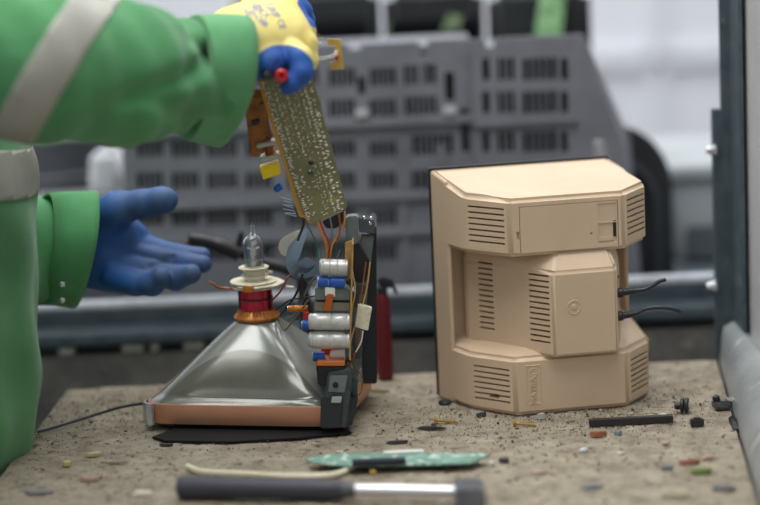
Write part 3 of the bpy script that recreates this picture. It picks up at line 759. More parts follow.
# lower corner bracket clamping the copper band
mb = MB(); poly(mb, [(328, 374), (350, 370), (352, 384), (347, 428), (321, 429), (323, 405)], 2.688, .045, .0015); cpart('corner_bracket', DKGREY, mb)
mb = MB(); poly(mb, [(330, 376), (348, 376), (345, 393), (328, 392)], 2.685, .004, .0008); o = cpart('bracket_plate', MIDGREY, mb)
c = P(335.5, 385, 2.684); mb = MB(); mb.lathe([(.0034, -.002), (.0034, .0006), (.0026, .0008)], c, (0, -1, 0), 18); mb.build('plate_hole', BLACK, o)
mb = MB(); poly(mb, [(332, 397), (342, 397), (341, 403), (331, 403)], 2.684, .004, .0006); cpart('square_boss', mat('pale_grey_boss', (168, 178, 172), .4), mb)
mb = MB(); poly(mb, [(321, 398), (343, 398), (341, 428), (320, 428)], 2.686, .004, .0008); cpart('bracket_foot', mat('dark_slate_plastic', (48, 52, 54), .5), mb)
mb = MB(); poly(mb, [(345, 378), (357, 378), (358, 400), (352, 426), (344, 426)], 2.71, .02, .0015); cpart('corner_post', DKGREY, mb)
mb = MB(); c = P(353.5, 394, 2.706); mb.lathe([(.0038, 0), (.0038, .002), (.002, .003)], c, (0, -1, 0), 14); cpart('corner_screw', BLACK, mb)
# white label block and harness wires
mb = MB(); q = [P(358, 304, 2.725), P(372, 308, 2.725), P(368, 331, 2.725), P(355, 327, 2.725)]
mb.hull(q + [v + Vector((0, .008, 0)) for v in q], .0008); cpart('white_connector', CREAM, mb)
def wire(name, pts, r, mt, par, d=2.72, n=8):
    q = spline([P(p[0], p[1], p[2] if len(p) > 2 else d) for p in pts], n)
    mb = MB(); mb.tube(q, r, 7); return mb.build(name, mt, par)
wire('harness_wire', [(353, 244), (351, 258), (353, 275), (355, 292), (352, 310), (350, 328), (348, 345)], .0009, TAN, ch, 2.728)
wire('harness_wire', [(370, 262), (368, 280), (364, 300), (358, 318), (352, 336), (350, 352), (352, 368)], .0009, TAN, ch, 2.73)
wire('harness_wire', [(366, 262), (364, 276), (361, 296), (358, 308)], .0009, mat('brown_wire', (150, 90, 50), .5), ch, 2.729)
wire('harness_wire', [(360, 330), (358, 345), (353, 358), (350, 368), (353, 378)], .0010, COPPERW, ch, 2.728)
wire('harness_wire', [(363, 331), (361, 342), (356, 352)], .0009, WHITEP, ch, 2.724)
wire('harness_wire', [(340, 250), (337, 262), (340, 275)], .0009, mat('blue_grey_wire', (110, 124, 144), .4), ch, 2.735)
wire('harness_wire', [(356, 366), (362, 378), (361, 392), (355, 398)], .0008, mat('brown_wire', (150, 90, 50), .5), ch, 2.725)
# cables between tube neck and chassis
BW = mat('grey_cable', (120, 124, 130), .4)
for pts, r, mt in (([(286, 318, 2.80), (294, 316, 2.78), (300, 306, 2.77), (306, 292, 2.76), (312, 281, 2.75), (317, 276, 2.73)], .0016, BW),
                   ([(280, 316, 2.80), (288, 306, 2.78), (296, 294, 2.77), (300, 282, 2.76), (303, 273, 2.75)], .0014, mat('black_cable', (38, 44, 56), .3)),
                   ([(276, 310, 2.80), (290, 300, 2.77), (302, 298, 2.76), (315, 296, 2.72)], .0010, mat('dark_wire', (60, 60, 66), .4)),
                   ([(272, 300, 2.80), (280, 292, 2.78), (286, 280, 2.78), (292, 272, 2.79)], .0012, mat('dull_red_wire', (150, 40, 50), .4)),
                   ([(278, 318, 2.80), (284, 330, 2.77), (292, 322, 2.76), (300, 312, 2.75), (308, 300, 2.74)], .0012, mat('olive_wire', (120, 116, 80), .4)),
                   ([(297, 320, 2.78), (305, 300, 2.77), (302, 286, 2.77), (306, 270, 2.77)], .0010, mat('dark_wire', (60, 60, 66), .4))):
    wire('lead', pts, r, mt, ch)
# folded blue-grey shield sheets behind the neck
SH = mat('blue_grey_sheet', (112, 132, 150), .35, .1, (92, 112, 132), 10)
def sheet(name, quad_rows, mt, th, par):
    mb = MB(); R1 = [[P(*p) for p in row] for row in quad_rows]
    top = [spline(r_, 6) for r_ in R1]
    rings = []
    for i in range(len(top[0])):
        a_ = top[0][i]; b_ = top[1][i]; o_ = Vector((0, th, 0))
        rings.append([a_, b_, b_ + o_, a_ + o_])
    mb.loft(rings); return mb.build(name, mt, par)
sheet('shield_strip', [[(306, 228, 2.78), (296, 236, 2.80), (288, 248, 2.80), (286, 264, 2.79), (292, 276, 2.78), (306, 281, 2.77), (318, 279, 2.77)], [(308, 232, 2.77), (303, 246, 2.77), (300, 256, 2.77), (297, 262, 2.77), (300, 266, 2.76), (308, 268, 2.76), (316, 264, 2.76)]], SH, .0012, ch)
sheet('shield_tip', [[(303, 229, 2.795), (292, 233, 2.80), (281, 240, 2.80), (278, 248, 2.80)], [(298, 240, 2.795), (292, 248, 2.80), (286, 256, 2.80), (281, 254, 2.80)]], mat('pale_sheet_tip', (206, 206, 192), .5), .0012, ch)
sheet('shield_strip', [[(300, 262, 2.768), (306, 258, 2.762), (314, 262, 2.76), (320, 270, 2.76)], [(298, 276, 2.768), (306, 278, 2.765), (314, 276, 2.763), (319, 276, 2.763)]], mat('light_blue_sheet', (132, 152, 172), .35), .0012, ch)
# lead out of the tube to the left, lying on the bench
q = [P(149, 402.5, 2.785), P(120, 407.5, 2.80), P(85, 418, 2.80), Pz(56, 427, .0035), Pz(38, 432, .003)]
mb = MB(); mb.tube(spline(q, 8), .0018, 8)
tag(mb.build('thin_black_cord', mat('black_cable', (38, 44, 56), .3)), 'thin black cord running left from the corner of the picture tube', 'cord')
# black handled lever tool behind the neck
e = empty('black_lever_tool', (-.17, 3.0, 0), 'black lever handle rising behind the glass neck of the picture tube', 'tool')
mb = MB(); mb.tube(spline([P(x, y, 2.98) for x, y in ((188, 238), (194, 239), (206, 241), (222, 246), (236, 252), (240, 254))], 5), [.0045, .0075] + [.0085] * 12 + [.0105] * 10 + [.0115, .0115], 20); mb.build('grip', BLACK, e)
mb = MB(); mb.tube(spline([P(x, y, 2.98) for x, y in ((236, 250), (244, 254), (262, 262), (284, 268), (302, 276))], 5), .0075, 16); mb.box(P(240, 240, 2.98), (.008, .012, .022), Matrix.Rotation(.3, 3, 'Y'), .002); mb.build('lever_arm', BLACK, e)
mb = MB(); a_ = P(302, 276, 2.98); mb.tube([a_, Vector((a_.x + .004, 2.985, .06)), Vector((a_.x + .006, 2.985, .002))], [.0075, .009, .011], 16); mb.build('stand', BLACK, e)

# ------------------------------------------------------------------ held circuit board
hb = empty('circuit_board', P(315, 220, 2.70), 'olive-green circuit board with rows of bright solder points hanging from the yellow glove', 'circuit board')
A0, A1, A2, A3 = P(252, 62, 2.685), P(308, 58, 2.685), P(347, 208, 2.715), P(312, 225, 2.715)
bx = (A1 - A0).normalized(); pn = (A3 - A0).normalized().cross(bx).normalized()
if pn.y > 0: pn = -pn           # faces the camera
PCB = mat('olive_solder_mask', (136, 134, 96), .32, .15, (112, 112, 80), 18, .1, 300, coat=.3, spots=((160, 152, 96), 60, .66))
O1 = [(254, 62), (308, 58), (347, 206), (345, 209), (312, 225), (308, 222), (306, 217), (300, 216), (262, 96)]
def planeP(px, py):
    r = ray(px, py); o = Vector((0, 0, CH)); t = (A0 - o).dot(pn) / r.dot(pn); return o + r * t
q = [planeP(x, y) for x, y in O1]
mb = MB(); mb.loft([[v for v in q], [v - pn * .0017 for v in q]]); mb.build('board', PCB, hb, ang=30)
# board edge strip in amber substrate
q = [planeP(x, y) for x, y in ((257, 66), (259.5, 66), (267, 98), (302, 214), (306, 216), (311.5, 224), (308, 222.5), (305, 218), (299, 216.5), (262, 96))]
mb = MB(); mb.loft([[v + pn * .0002 for v in q], [v - pn * .0019 for v in q]]); mb.build('substrate_edge', mat('amber_substrate', (190, 140, 60), .4), hb, ang=30)
rnd = random.Random(3)
mb = MB(); cnt = 0
def blob(px, py, dx, dy, w_):
    a_ = planeP(px, py) + pn * .0004; b_ = planeP(px + dx, py + dy) + pn * .0004
    mb.tube([a_, (a_ + b_) / 2 + pn * .0005, b_], [w_ * .5, w_, w_ * .5], 5)
def edgeL(y): return 262 + (y - 96) * (302 - 262) / (216 - 96)
def edgeR(y): return 308 + (y - 58) * (347 - 58 - 250) / (206 - 58)
for row in range(0, 74):
    y = 82 + row * 1.95
    xl, xr = edgeL(y) + 3, edgeR(y) - 3; wdt = xr - xl
    for col, (t, pb, ln) in enumerate(((.02, .85, 3.2), (.10, .55, 1.5), (.2, .6, 2.6), (.3, .35, 1.4), (.42, .62, 2.6), (.52, .5, 1.2), (.60, .55, 1.6), (.72, .6, 2.2), (.82, .7, 3.6), (.93, .5, 3.0))):
        if t < .45 and y > 150 and t > .08: pb *= .45
        if y < 150: pb = min(1, pb * 1.35)
        if rnd.random() < pb:
            x = xl + wdt * (t + rnd.uniform(-.02, .02)); l_ = ln * rnd.uniform(.5, 1.15)
            if y < 214 + (x - 300) * -.30 + 8: blob(x, y + rnd.uniform(-.8, .8), l_, -l_ * rnd.uniform(.15, .5), rnd.uniform(.00055, .0011))
o = mb.build('solder_points', mat('bright_solder', (240, 238, 222), .3, .25), hb); o['kind'] = 'stuff'
mb = MB()
for pts in ([(280, 96), (288, 128), (300, 150), (306, 160)], [(284, 96), (290, 124), (303, 148)], [(318, 160), (326, 186), (330, 205)], [(270, 120), (276, 142), (290, 176)], [(296, 92), (304, 120), (310, 138)]):
    qq = spline([planeP(x, y) + pn * .0002 for x, y in pts], 6); mb.tube(qq, .00035, 5)
o = mb.build('copper_traces', mat('pale_trace', (176, 172, 118), .35, .3), hb); o['kind'] = 'stuff'
for px, py, mt, nm in ((311, 163, BLACK, 'black_chip'), (310.5, 173, mat('dark_green_chip', (40, 90, 50), .3), 'green_chip'), (301, 196, REDP, 'red_spot'), (304, 209, REDP, 'red_spot'), (292, 137, ORANGE, 'amber_spot')):
    c = planeP(px, py) + pn * .0012; mb = MB()
    s_ = .0032 if 'chip' in nm else .0012
    mb.box(c, (s_ * 1.9, .002, s_ * 1.1), Matrix.Rotation(.25, 3, 'Y'), .0005); mb.build(nm, mt, hb)
def hang(name, pts, th, mt, off, par=hb, bev=.0008):
    q = [planeP(x, y) - pn * off for x, y in pts]; mb = MB(); mb.hull(q + [v - pn * th for v in q], bev); return mb.build(name, mt, par)
BRB = mat('brown_orange_board', (176, 112, 36), .45, 0, (116, 68, 24), 50, spots=((60, 40, 24), 130, .6))
hang('second_board', [(243, 92), (262, 92), (272, 140), (266, 152), (256, 160), (250, 158)], .0016, BRB, .010)
hang('coil_former', [(256, 146), (276, 142), (276, 146), (257, 150)], .016, mat('grey_former', (176, 176, 160), .5), .004)
hang('coil_former', [(260, 159), (279, 155), (280, 160), (262, 163)], .016, mat('grey_former', (176, 176, 160), .5), .004)
a_ = planeP(268, 148) - pn * .012; b_ = planeP(271, 159) - pn * .012
mb = MB(); L_ = (b_ - a_).length; pf = []
for k in range(9): pf += [(.0062, L_ * k / 9), (.0068, L_ * (k + .5) / 9)]
mb.lathe(pf, a_, b_ - a_, 20); mb.build('copper_coil', COPPERW, hb)
hang('small_chip', [(251, 123), (259, 121), (260, 126), (252, 128)], .003, BLACK, .0075)
hang('yellow_capacitor', [(259.5, 168.5), (278.5, 163), (280.5, 175.5), (263, 181)], .012, YEL, .004)
a_ = planeP(274.5, 191.5) - pn * .006; b_ = planeP(281.5, 187) - pn * .006
mb = MB(); mb.lathe([(.0026, 0), (.0042, .0015), (.0046, .004), (.0046, (b_ - a_).length)], a_, b_ - a_, 16); mb.build('blue_capacitor', BLUEP, hb)
mb = MB(); mb.lathe([(.001, 0), (.0032, .0006), (.0044, .0016)], a_ - (b_ - a_).normalized() * .001, b_ - a_, 14); mb.build('green_cap_end', GREENP, hb)
for k in range(7):
    y = 199 + k * 2.7
    mb = MB(); mb.tube([planeP(291 + k * .9, y + 2) - pn * .003, planeP(281 + k * .6 + (k % 2) * 2, y - 1 + (k % 3)) - pn * .003], .0006, 6); mb.build('header_pin', mat('light_blue_pin', (176, 200, 220), .3, .4), hb)
# ribbon of wires from its lower edge down to the chassis
wb = hb
wire('board_wire', [(318, 222, 2.712), (321, 232, 2.715), (326, 243, 2.72), (327, 258, 2.73)], .0016, mat('amber_wire', (206, 146, 62), .4), wb)
wire('board_wire', [(345, 211, 2.715), (344, 224, 2.715), (338, 234, 2.72), (332, 246, 2.72), (330, 258, 2.73)], .0011, mat('amber_wire', (206, 146, 62), .4), wb)
wire('board_wire', [(320, 222, 2.712), (325, 234, 2.715), (329, 244, 2.72), (329, 258, 2.73)], .0010, REDP, wb)
wire('board_wire', [(330, 218, 2.712), (332, 230, 2.715), (331, 242, 2.72), (328, 258, 2.73)], .0010, mat('grey_cable', (120, 124, 130), .4), wb)
wire('board_wire', [(339, 214, 2.712), (340, 230, 2.716), (337, 242, 2.72)], .0010, mat('brown_wire', (150, 90, 50), .5), wb)
wire('board_wire', [(306, 222, 2.715), (312, 234, 2.74), (318, 248, 2.75), (320, 262, 2.74)], .0008, mat('teal_wire', (50, 130, 116), .4), wb)
wire('board_wire', [(304, 216, 2.715), (303, 226, 2.73), (298, 240, 2.76)], .0016, BLACK, wb)
mb = MB(); q = [planeP(x, y) - pn * .002 for x, y in ((322, 222), (343, 212), (344, 222), (336, 229), (326, 229))]; mb.hull(q + [v - pn * .006 for v in q], .001); mb.build('black_connector', BLACK, hb)
# scrap of brass-coloured board hanging from the fingers by two leads
sb = empty('board_scrap', P(332, 55, 2.70), 'small C-shaped yellow board offcut dangling by thin wires from the gloved hand', 'board offcut')
YB = mat('yellow_brown_board', (198, 168, 84), .45, .1, (170, 140, 66), 60)
o1 = [P(x, y, 2.70) for x, y in ((327, 38.5), (340.5, 39.5), (344.5, 69), (331, 69.5), (329.5, 62), (337, 62), (335.5, 46), (328, 45.5))]
mb = MB(); mb.loft([o1, [v + Vector((0, .0016, 0)) for v in o1]]); mb.build('board', YB, sb, ang=30)
mb = MB(); mb.box(P(336, 53, 2.698), (.0045, .003, .006), Matrix.Rotation(.1, 3, 'Y'), .0006); mb.build('white_block', CREAM, sb)
mb = MB(); mb.box(P(336.5, 58, 2.698), (.004, .003, .004), Matrix.Rotation(.1, 3, 'Y'), .0006); mb.build('red_block', REDP, sb)
wire('lead', [(313, 58, 2.69), (322, 57, 2.692), (329, 56, 2.695), (336, 53, 2.698)], .0005, WHITEP, sb)
wire('lead', [(313, 59, 2.69), (322, 59.5, 2.692), (330, 57.5, 2.695), (336, 56, 2.698)], .0005, WHITEP, sb)
for k, (dx, dy) in enumerate(((5, -5), (8, -1), (6, 4), (2, -6))):
    wire('frayed_strand', [(315, 39, 2.695), (315 + dx * .6, 39 + dy * .7, 2.692), (315 + dx, 39 + dy, 2.69)], .00035, SILVER, sb, n=3)

# ------------------------------------------------------------------ worker
SKIN = mat('skin', (206, 160, 132), .5, 0, (196, 148, 120), 12)
pe = empty('person', (-.62, 2.72, FLZ), 'person in green overalls with reflective tape, holding up a circuit board at the left', 'person')
def V3(px, py, d): return tuple(P(px, py, d))
SHR = (-.56, 2.50, .55); SHL = (-.62, 2.93, .54)
ELR = V3(62, 66, 2.47); WRR = V3(204, 76, 2.655)
ELL = (-.56, 3.00, .235); WRL = V3(62, 248, 2.875)
# body under the clothes: one continuous figure (hands are inside the gloves)
def body_fn(X, Y, Z):
    Q = lambda a, b, ra, rb, sc=(1, 1, 1): cone_d(X, Y, Z, a, b, ra, rb, sc)
    d = Q((-.60, 2.715, .02), (-.58, 2.715, .30), .12, .13, (.85, 1.15, 1))
    d = smin(d, Q((-.58, 2.715, .30), (-.57, 2.715, .50), .13, .12, (.85, 1.3, 1)), .05)
    d = smin(d, Q((-.56, 2.715, .56), (-.53, 2.715, .66), .062, .056), .04)
    hd_ = Q((-.515, 2.715, .74), (-.49, 2.715, .79), .078, .088, (1.06, .86, 1.1))
    hd_ = smin(hd_, Q((-.44, 2.715, .695), (-.425, 2.715, .69), .03, .024), .035)      # jaw
    hd_ = smin(hd_, Q((-.412, 2.715, .765), (-.392, 2.715, .728), .009, .015), .016)       # nose
    hd_ = smin(hd_, Q((-.412, 2.69, .785), (-.412, 2.74, .785), .012, .012), .015)         # brow
    hd_ = smin(hd_, Q((-.404, 2.695, .692), (-.404, 2.735, .692), .0075, .0075), .008)      # lips
    for s_ in (-1, 1):
        hd_ = smin(hd_, Q((-.50, 2.715 + s_ * .077, .765), (-.505, 2.715 + s_ * .080, .735), .016, .010, (1, .5, 1)), .008)
        hd_ = smin(hd_, Q((-.42, 2.715 + s_ * .031, .762), (-.418, 2.715 + s_ * .031, .762), .011, .011), .006)
    d = smin(d, hd_, .03)
    for sh, el, wr in ((SHR, ELR, WRR), (SHL, ELL, WRL)):
        d = smin(d, Q(sh, el, .052, .043), .03); d = smin(d, Q(el, wr, .042, .029), .02)
    for s_ in (-1, 1):
        hp = (-.60, 2.715 + s_ * .09, -.0); kn = (-.585, 2.715 + s_ * .10, -.42); an = (-.62, 2.715 + s_ * .10, -.78)
        d = smin(d, Q(hp, kn, .085, .055), .03); d = smin(d, Q(kn, an, .055, .038), .02)
    return d
obj_from('body', sdf_mesh(body_fn, (-.78, 2.36, -.84), (0.0, 3.12, .92), .009), SKIN, pe)
def hair_fn(X, Y, Z):
    d = cone_d(X, Y, Z, (-.525, 2.715, .765), (-.50, 2.715, .805), .080, .090, (1.06, .88, 1.08))
    cut_ = np.maximum((X + .452) * .85 + (.80 - Z) * .5, (.72 - Z) + (X + .53) * .3)
    return np.maximum(d, cut_)
obj_from('hair', sdf_mesh(hair_fn, (-.66, 2.60, .62), (-.38, 2.83, .93), .006), mat('brown_hair', (62, 44, 32), .6, 0, (40, 28, 20), 60, .4, 200), pe)
for s_ in (-1, 1):
    mb = MB(); mb.lathe([(.001, 0), (.006, .0012), (.006, .002)], (-.4105, 2.715 + s_ * .031, .763), (-1, 0, 0), 14); mb.build('eye', mat('eye_dark', (60, 50, 44), .2), pe)
# overalls
def fold(X, Y, Z, a, b, amp, freq, ph=0, tw=3.0):
    a = np.array(a); b = np.array(b); d = b - a; L_ = np.linalg.norm(d); d /= L_
    t = (X - a[0]) * d[0] + (Y - a[1]) * d[1] + (Z - a[2]) * d[2]
    return amp * np.sin(t * freq + ph + tw * (Z - a[2] - d[2] * t) * 14)
def suit_fn(X, Y, Z):
    Q = lambda a, b, ra, rb, sc=(1, 1, 1): cone_d(X, Y, Z, a, b, ra, rb, sc)
    d = Q((-.612, 2.715, -.04), (-.600, 2.715, .02), .165, .17, (.90, 1.15, 1))
    d = smin(d, Q((-.566, 2.715, .09), (-.560, 2.715, .30), .168, .166, (.96, 1.15, 1)), .06)
    d = smin(d, Q((-.57, 2.715, .32), (-.58, 2.715, .47), .16, .14, (.95, 1.4, 1)), .06)
    d = d + .003 * np.sin(Y * 60 + Z * 6) * np.clip((.33 - Z) * 6, 0, 1) + .002 * np.sin(Z * 50 + Y * 30)
    # right (near) arm
    e1_ = (ELR[0] - .03, ELR[1] + .01, ELR[2] - .0)
    ua = Q(SHR, e1_, .080, .0755)
    fa = Q(e1_, V3(120, 73, 2.55), .0755, .0725)
    fb = Q(V3(120, 73, 2.55), V3(196, 78, 2.645), .0725, .0600)
    arm = smin(smin(ua, fa, .03), fb, .03)
    # creases of the loose sleeve
    q1, q2 = V3(70, 60, 2.50), V3(207, 77, 2.655)
    ax = np.array(q2) - np.array(q1); L_ = np.linalg.norm(ax); ax /= L_
    t = ((X - q1[0]) * ax[0] + (Y - q1[1]) * ax[1] + (Z - q1[2]) * ax[2]) / L_
    h_ = Z - (q1[2] + ax[2] * t * L_)
    w1 = np.exp(-((h_ + .006 - .075 * (t - .45)) / .010) ** 2) * np.clip((t + .05) * 4, 0, 1) * np.clip((1.0 - t) * 4, 0, 1)
    w2 = np.exp(-((h_ + .040 + .03 * (t - .5)) / .009) ** 2) * np.clip((t - .1) * 4, 0, 1) * np.clip((1.05 - t) * 4, 0, 1)
    w3 = np.exp(-((t - .42 - h_ * 4.5) / .035) ** 2) * np.clip(h_ * 30, 0, 1)
    w4 = np.exp(-((t - .93 + h_ * 2.0) / .04) ** 2)
    w5 = np.exp(-((h_ - .028 + .05 * (t - .7)) / .008) ** 2) * np.clip((t - .45) * 4, 0, 1) * np.clip((1.0 - t) * 4, 0, 1)
    arm = arm + .014 * w1 + .011 * w2 + .006 * w3 - .003 * w4 + .009 * w5 + .0018 * np.sin(t * 26 + h_ * 60)
    d = smin(d, arm, .035)
    # left (far) arm
    la = smin(Q(SHL, ELL, .075, .070), Q(ELL, V3(40, 250, 2.87), .070, .064), .03)
    la = la + .003 * np.sin(X * 90 + Z * 30)
    d = smin(d, la, .03)
    for s_ in (-1, 1):
        hp = (-.60, 2.715 + s_ * .09, -.06); kn = (-.585, 2.715 + s_ * .105, -.42); an = (-.62, 2.715 + s_ * .105, -.78)
        lg = smin(Q(hp, kn, .115, .085), Q(kn, an, .085, .075), .03) + .004 * np.sin(Z * 40)
        d = smin(d, lg, .03)
    d = np.maximum(d, -(cone_d(X, Y, Z, (-.56, 2.715, .56), (-.54, 2.715, .75), .078, .085)))
    return d
suit = sdf_mesh(suit_fn, (-.80, 2.34, -.86), (-.10, 3.13, .66), .0065)
# keep the clothes off the table: cut nothing, the jacket hangs just left of the table edge
bm = bmesh.new(); bm.from_mesh(suit)
for _ in range(2): bmesh.ops.smooth_vert(bm, verts=bm.verts, factor=.5, use_axis_x=True, use_axis_y=True, use_axis_z=True)
def tape_band(bm, n, c0, c1, region):
    n = Vector(n).normalized()
    for c_ in (c0, c1):
        g = [f for f in bm.faces if region(f.calc_center_median())]
        ed = {e for f in g for e in f.edges}; vs = {v for f in g for v in f.verts}
        bmesh.ops.bisect_plane(bm, geom=list(g) + list(ed) + list(vs), plane_co=n * c_, plane_no=n, dist=1e-6)
    g = [f for f in bm.faces if region(f.calc_center_median()) and c0 < f.calc_center_median().dot(n) < c1]
    out = bmesh.new(); mp = {}
    for f in g:
        vs = []
        for v in f.verts:
            if v not in mp: mp[v] = out.verts.new(v.co + v.normal * .0008)
            vs.append(mp[v])
        out.faces.new(vs)
    me = bpy.data.meshes.new('tape'); out.to_mesh(me); out.free()
    return me
bm.normal_update()
n1 = Vector((.83, .0, -.56)).normalized()
pa = P(60, 10, 2.41); pb = P(105, 18, 2.41)
t1 = tape_band(bm, n1, pa.dot(n1), pb.dot(n1), lambda c: c.z > .378 and c.y < 2.64 and c.x < -.2 and c.x > -.62)
n2 = Vector((0, 0, 1))
n2 = Vector((.25, .08, 1)).normalized()
t2 = tape_band(bm, n2, Vector((-.40, 2.68, .300)).dot(n2), Vector((-.40, 2.68, .354)).dot(n2), lambda c: c.x < -.36 and c.x > -.9 and (c.y < 2.82 and (c.y > 2.6 or c.x < -.3)) and c.z < .46 and c.z > .2)
pa = P(-2, 4, 2.41)
t3 = tape_band(bm, n1, pa.dot(n1) - .075, pa.dot(n1) - .012 , lambda c: c.z > .38 and c.y < 2.62 and c.x < -.2 and c.x > -.66)
bm.to_mesh(suit); bm.free()
obj_from('overalls', suit, GREEN, pe)
for t_ in (t1, t2, t3):
    o = obj_from('reflective_tape', t_, TAPE, pe)
    sm = o.modifiers.new('s', 'SOLIDIFY'); sm.thickness = .0007; sm.offset = 1
# cuffs
def cuff(name, rings, mt, th=.0035, n=64, wob=.05):
    """rings: (centre px,py,d), half vector v (px), half vector w (px dx,dy, depth)"""
    mb = MB(); R = []
    for c, v, w_, k in rings:
        ring = []
        for j in range(n):
            a = 2 * math.pi * j / n
            r_ = 1 + wob * .5 * math.sin(3 * a + 1 + k) + wob * .35 * math.sin(5 * a + k * 2)
            ring.append(P(c[0] + (v[0] * math.cos(a) + w_[0] * math.sin(a)) * r_, c[1] + (v[1] * math.cos(a) + w_[1] * math.sin(a)) * r_, c[2] + w_[2] * math.sin(a) * r_))
        R.append(ring)
    mb.loft(R, cap=False)
    me = mb.mesh(60); o = obj_from(name, me, mt, pe)
    s_ = o.modifiers.new('s', 'SOLIDIFY'); s_.thickness = th; s_.offset = -1
    return o
cuff('sleeve_cuff', [((187, 76, 2.64), (-2, 51), (22, -4, -.055), 0), ((189, 76.5, 2.645), (-3, 62), (25, -4, -.066), 0), ((205, 77, 2.66), (-5, 64.5), (26, -4, -.069), .3), ((222, 78, 2.675), (-8, 66), (28, -4, -.070), .6), ((229, 78.5, 2.68), (-9.5, 66.5), (28, -4, -.071), .7)], GREEN2)
cuff('sleeve_cuff', [((40, 250, 2.865), (6, -56), (14, 0, -.060), 0), ((60, 250, 2.87), (9, -57), (13, 0, -.062), .3), ((78, 251.5, 2.88), (11.5, -58.5), (11, 1, -.063), .6), ((84, 252, 2.882), (12, -59), (11, 1, -.063), .7)], mat('green_cotton_shaded', (80, 148, 94), .85, 0, (66, 132, 80), 12, .3, 700, sheen=.2))  # far cuff: same fabric, darkened in colour because it is shaded
for px, py in ((62, 284), (62, 300)):
    c = P(px, py, 2.805); mb = MB(); mb.lathe([(.0035, 0), (.0042, .001), (.003, .003), (.001, .0034)], c, (0, -1, .1), 16); mb.build('snap_button', SILVER, pe)
# gloves
GY = (232, 216, 132); GBL = (34, 92, 160)
def glove_mat(name, ca, ca2, cb, cb2, rough_b=.45):
    m = bpy.data.materials.new(name); m.use_nodes = True; N = m.node_tree.nodes; L = m.node_tree.links; b = N['Principled BSDF']
    at_ = N.new('ShaderNodeAttribute'); at_.attribute_name = 'coat'
    mr = N.new('ShaderNodeMapRange'); mr.inputs['From Min'].default_value = -.0006; mr.inputs['From Max'].default_value = .0006
    L.new(at_.outputs['Fac'], mr.inputs['Value'])
    tc = N.new('ShaderNodeTexCoord')
    def nz(sc, c1, c2, lo=.4, hi=.65):
        n = N.new('ShaderNodeTexNoise'); n.inputs['Scale'].default_value = sc; n.inputs['Detail'].default_value = 5; L.new(tc.outputs['Object'], n.inputs['Vector'])
        r = N.new('ShaderNodeValToRGB'); r.color_ramp.elements[0].color = lin(c1); r.color_ramp.elements[1].color = lin(c2)
        r.color_ramp.elements[0].position = lo; r.color_ramp.elements[1].position = hi
        L.new(n.outputs['Fac'], r.inputs['Fac']); return r.outputs['Color']
    mx = N.new('ShaderNodeMix'); mx.data_type = 'RGBA'; L.new(mr.outputs['Result'], mx.inputs['Factor'])
    L.new(nz(30, ca, ca2), mx.inputs[6]); L.new(nz(24, cb, cb2), mx.inputs[7])
    at2 = N.new('ShaderNodeAttribute'); at2.attribute_name = 'grime'
    n = N.new('ShaderNodeTexNoise'); n.inputs['Scale'].default_value = 60; L.new(tc.outputs['Object'], n.inputs['Vector'])
    mu = N.new('ShaderNodeMath'); mu.operation = 'MULTIPLY'; L.new(at2.outputs['Fac'], mu.inputs[0]); L.new(n.outputs['Fac'], mu.inputs[1])
    mx2 = N.new('ShaderNodeMix'); mx2.data_type = 'RGBA'; L.new(mu.outputs[0], mx2.inputs['Factor']); L.new(mx.outputs[2], mx2.inputs[6]); mx2.inputs[7].default_value = lin((66, 78, 96))
    L.new(mx2.outputs[2], b.inputs['Base Color'])
    b.inputs['Roughness'].default_value = .6
    n3 = N.new('ShaderNodeTexNoise'); n3.inputs['Scale'].default_value = 900; L.new(tc.outputs['Object'], n3.inputs['Vector'])
    bp = N.new('ShaderNodeBump'); bp.inputs['Strength'].default_value = .35; bp.inputs['Distance'].default_value = .001
    L.new(n3.outputs['Fac'], bp.inputs['Height']); L.new(bp.outputs['Normal'], b.inputs['Normal'])
    return m
def set_attr(me, name, fn):
    n = len(me.vertices); co_ = np.empty(n * 3); me.vertices.foreach_get('co', co_); co_ = co_.reshape(-1, 3)
    a = me.attributes.new(name, 'FLOAT', 'POINT'); a.data.foreach_set('value', fn(co_[:, 0], co_[:, 1], co_[:, 2]).astype(np.float32))
def chain(X, Y, Z, pts, k=.004, sc=(1, 1, 1)):
    """pts: (px,py,d,r_px)"""
    d = None
    for a, b in zip(pts[:-1], pts[1:]):
        c = cone_d(X, Y, Z, V3(*a[:3]), V3(*b[:3]), a[3] / (F / a[2]), b[3] / (F / b[2]), sc)
        d = c if d is None else smin(d, c, k)
    return d
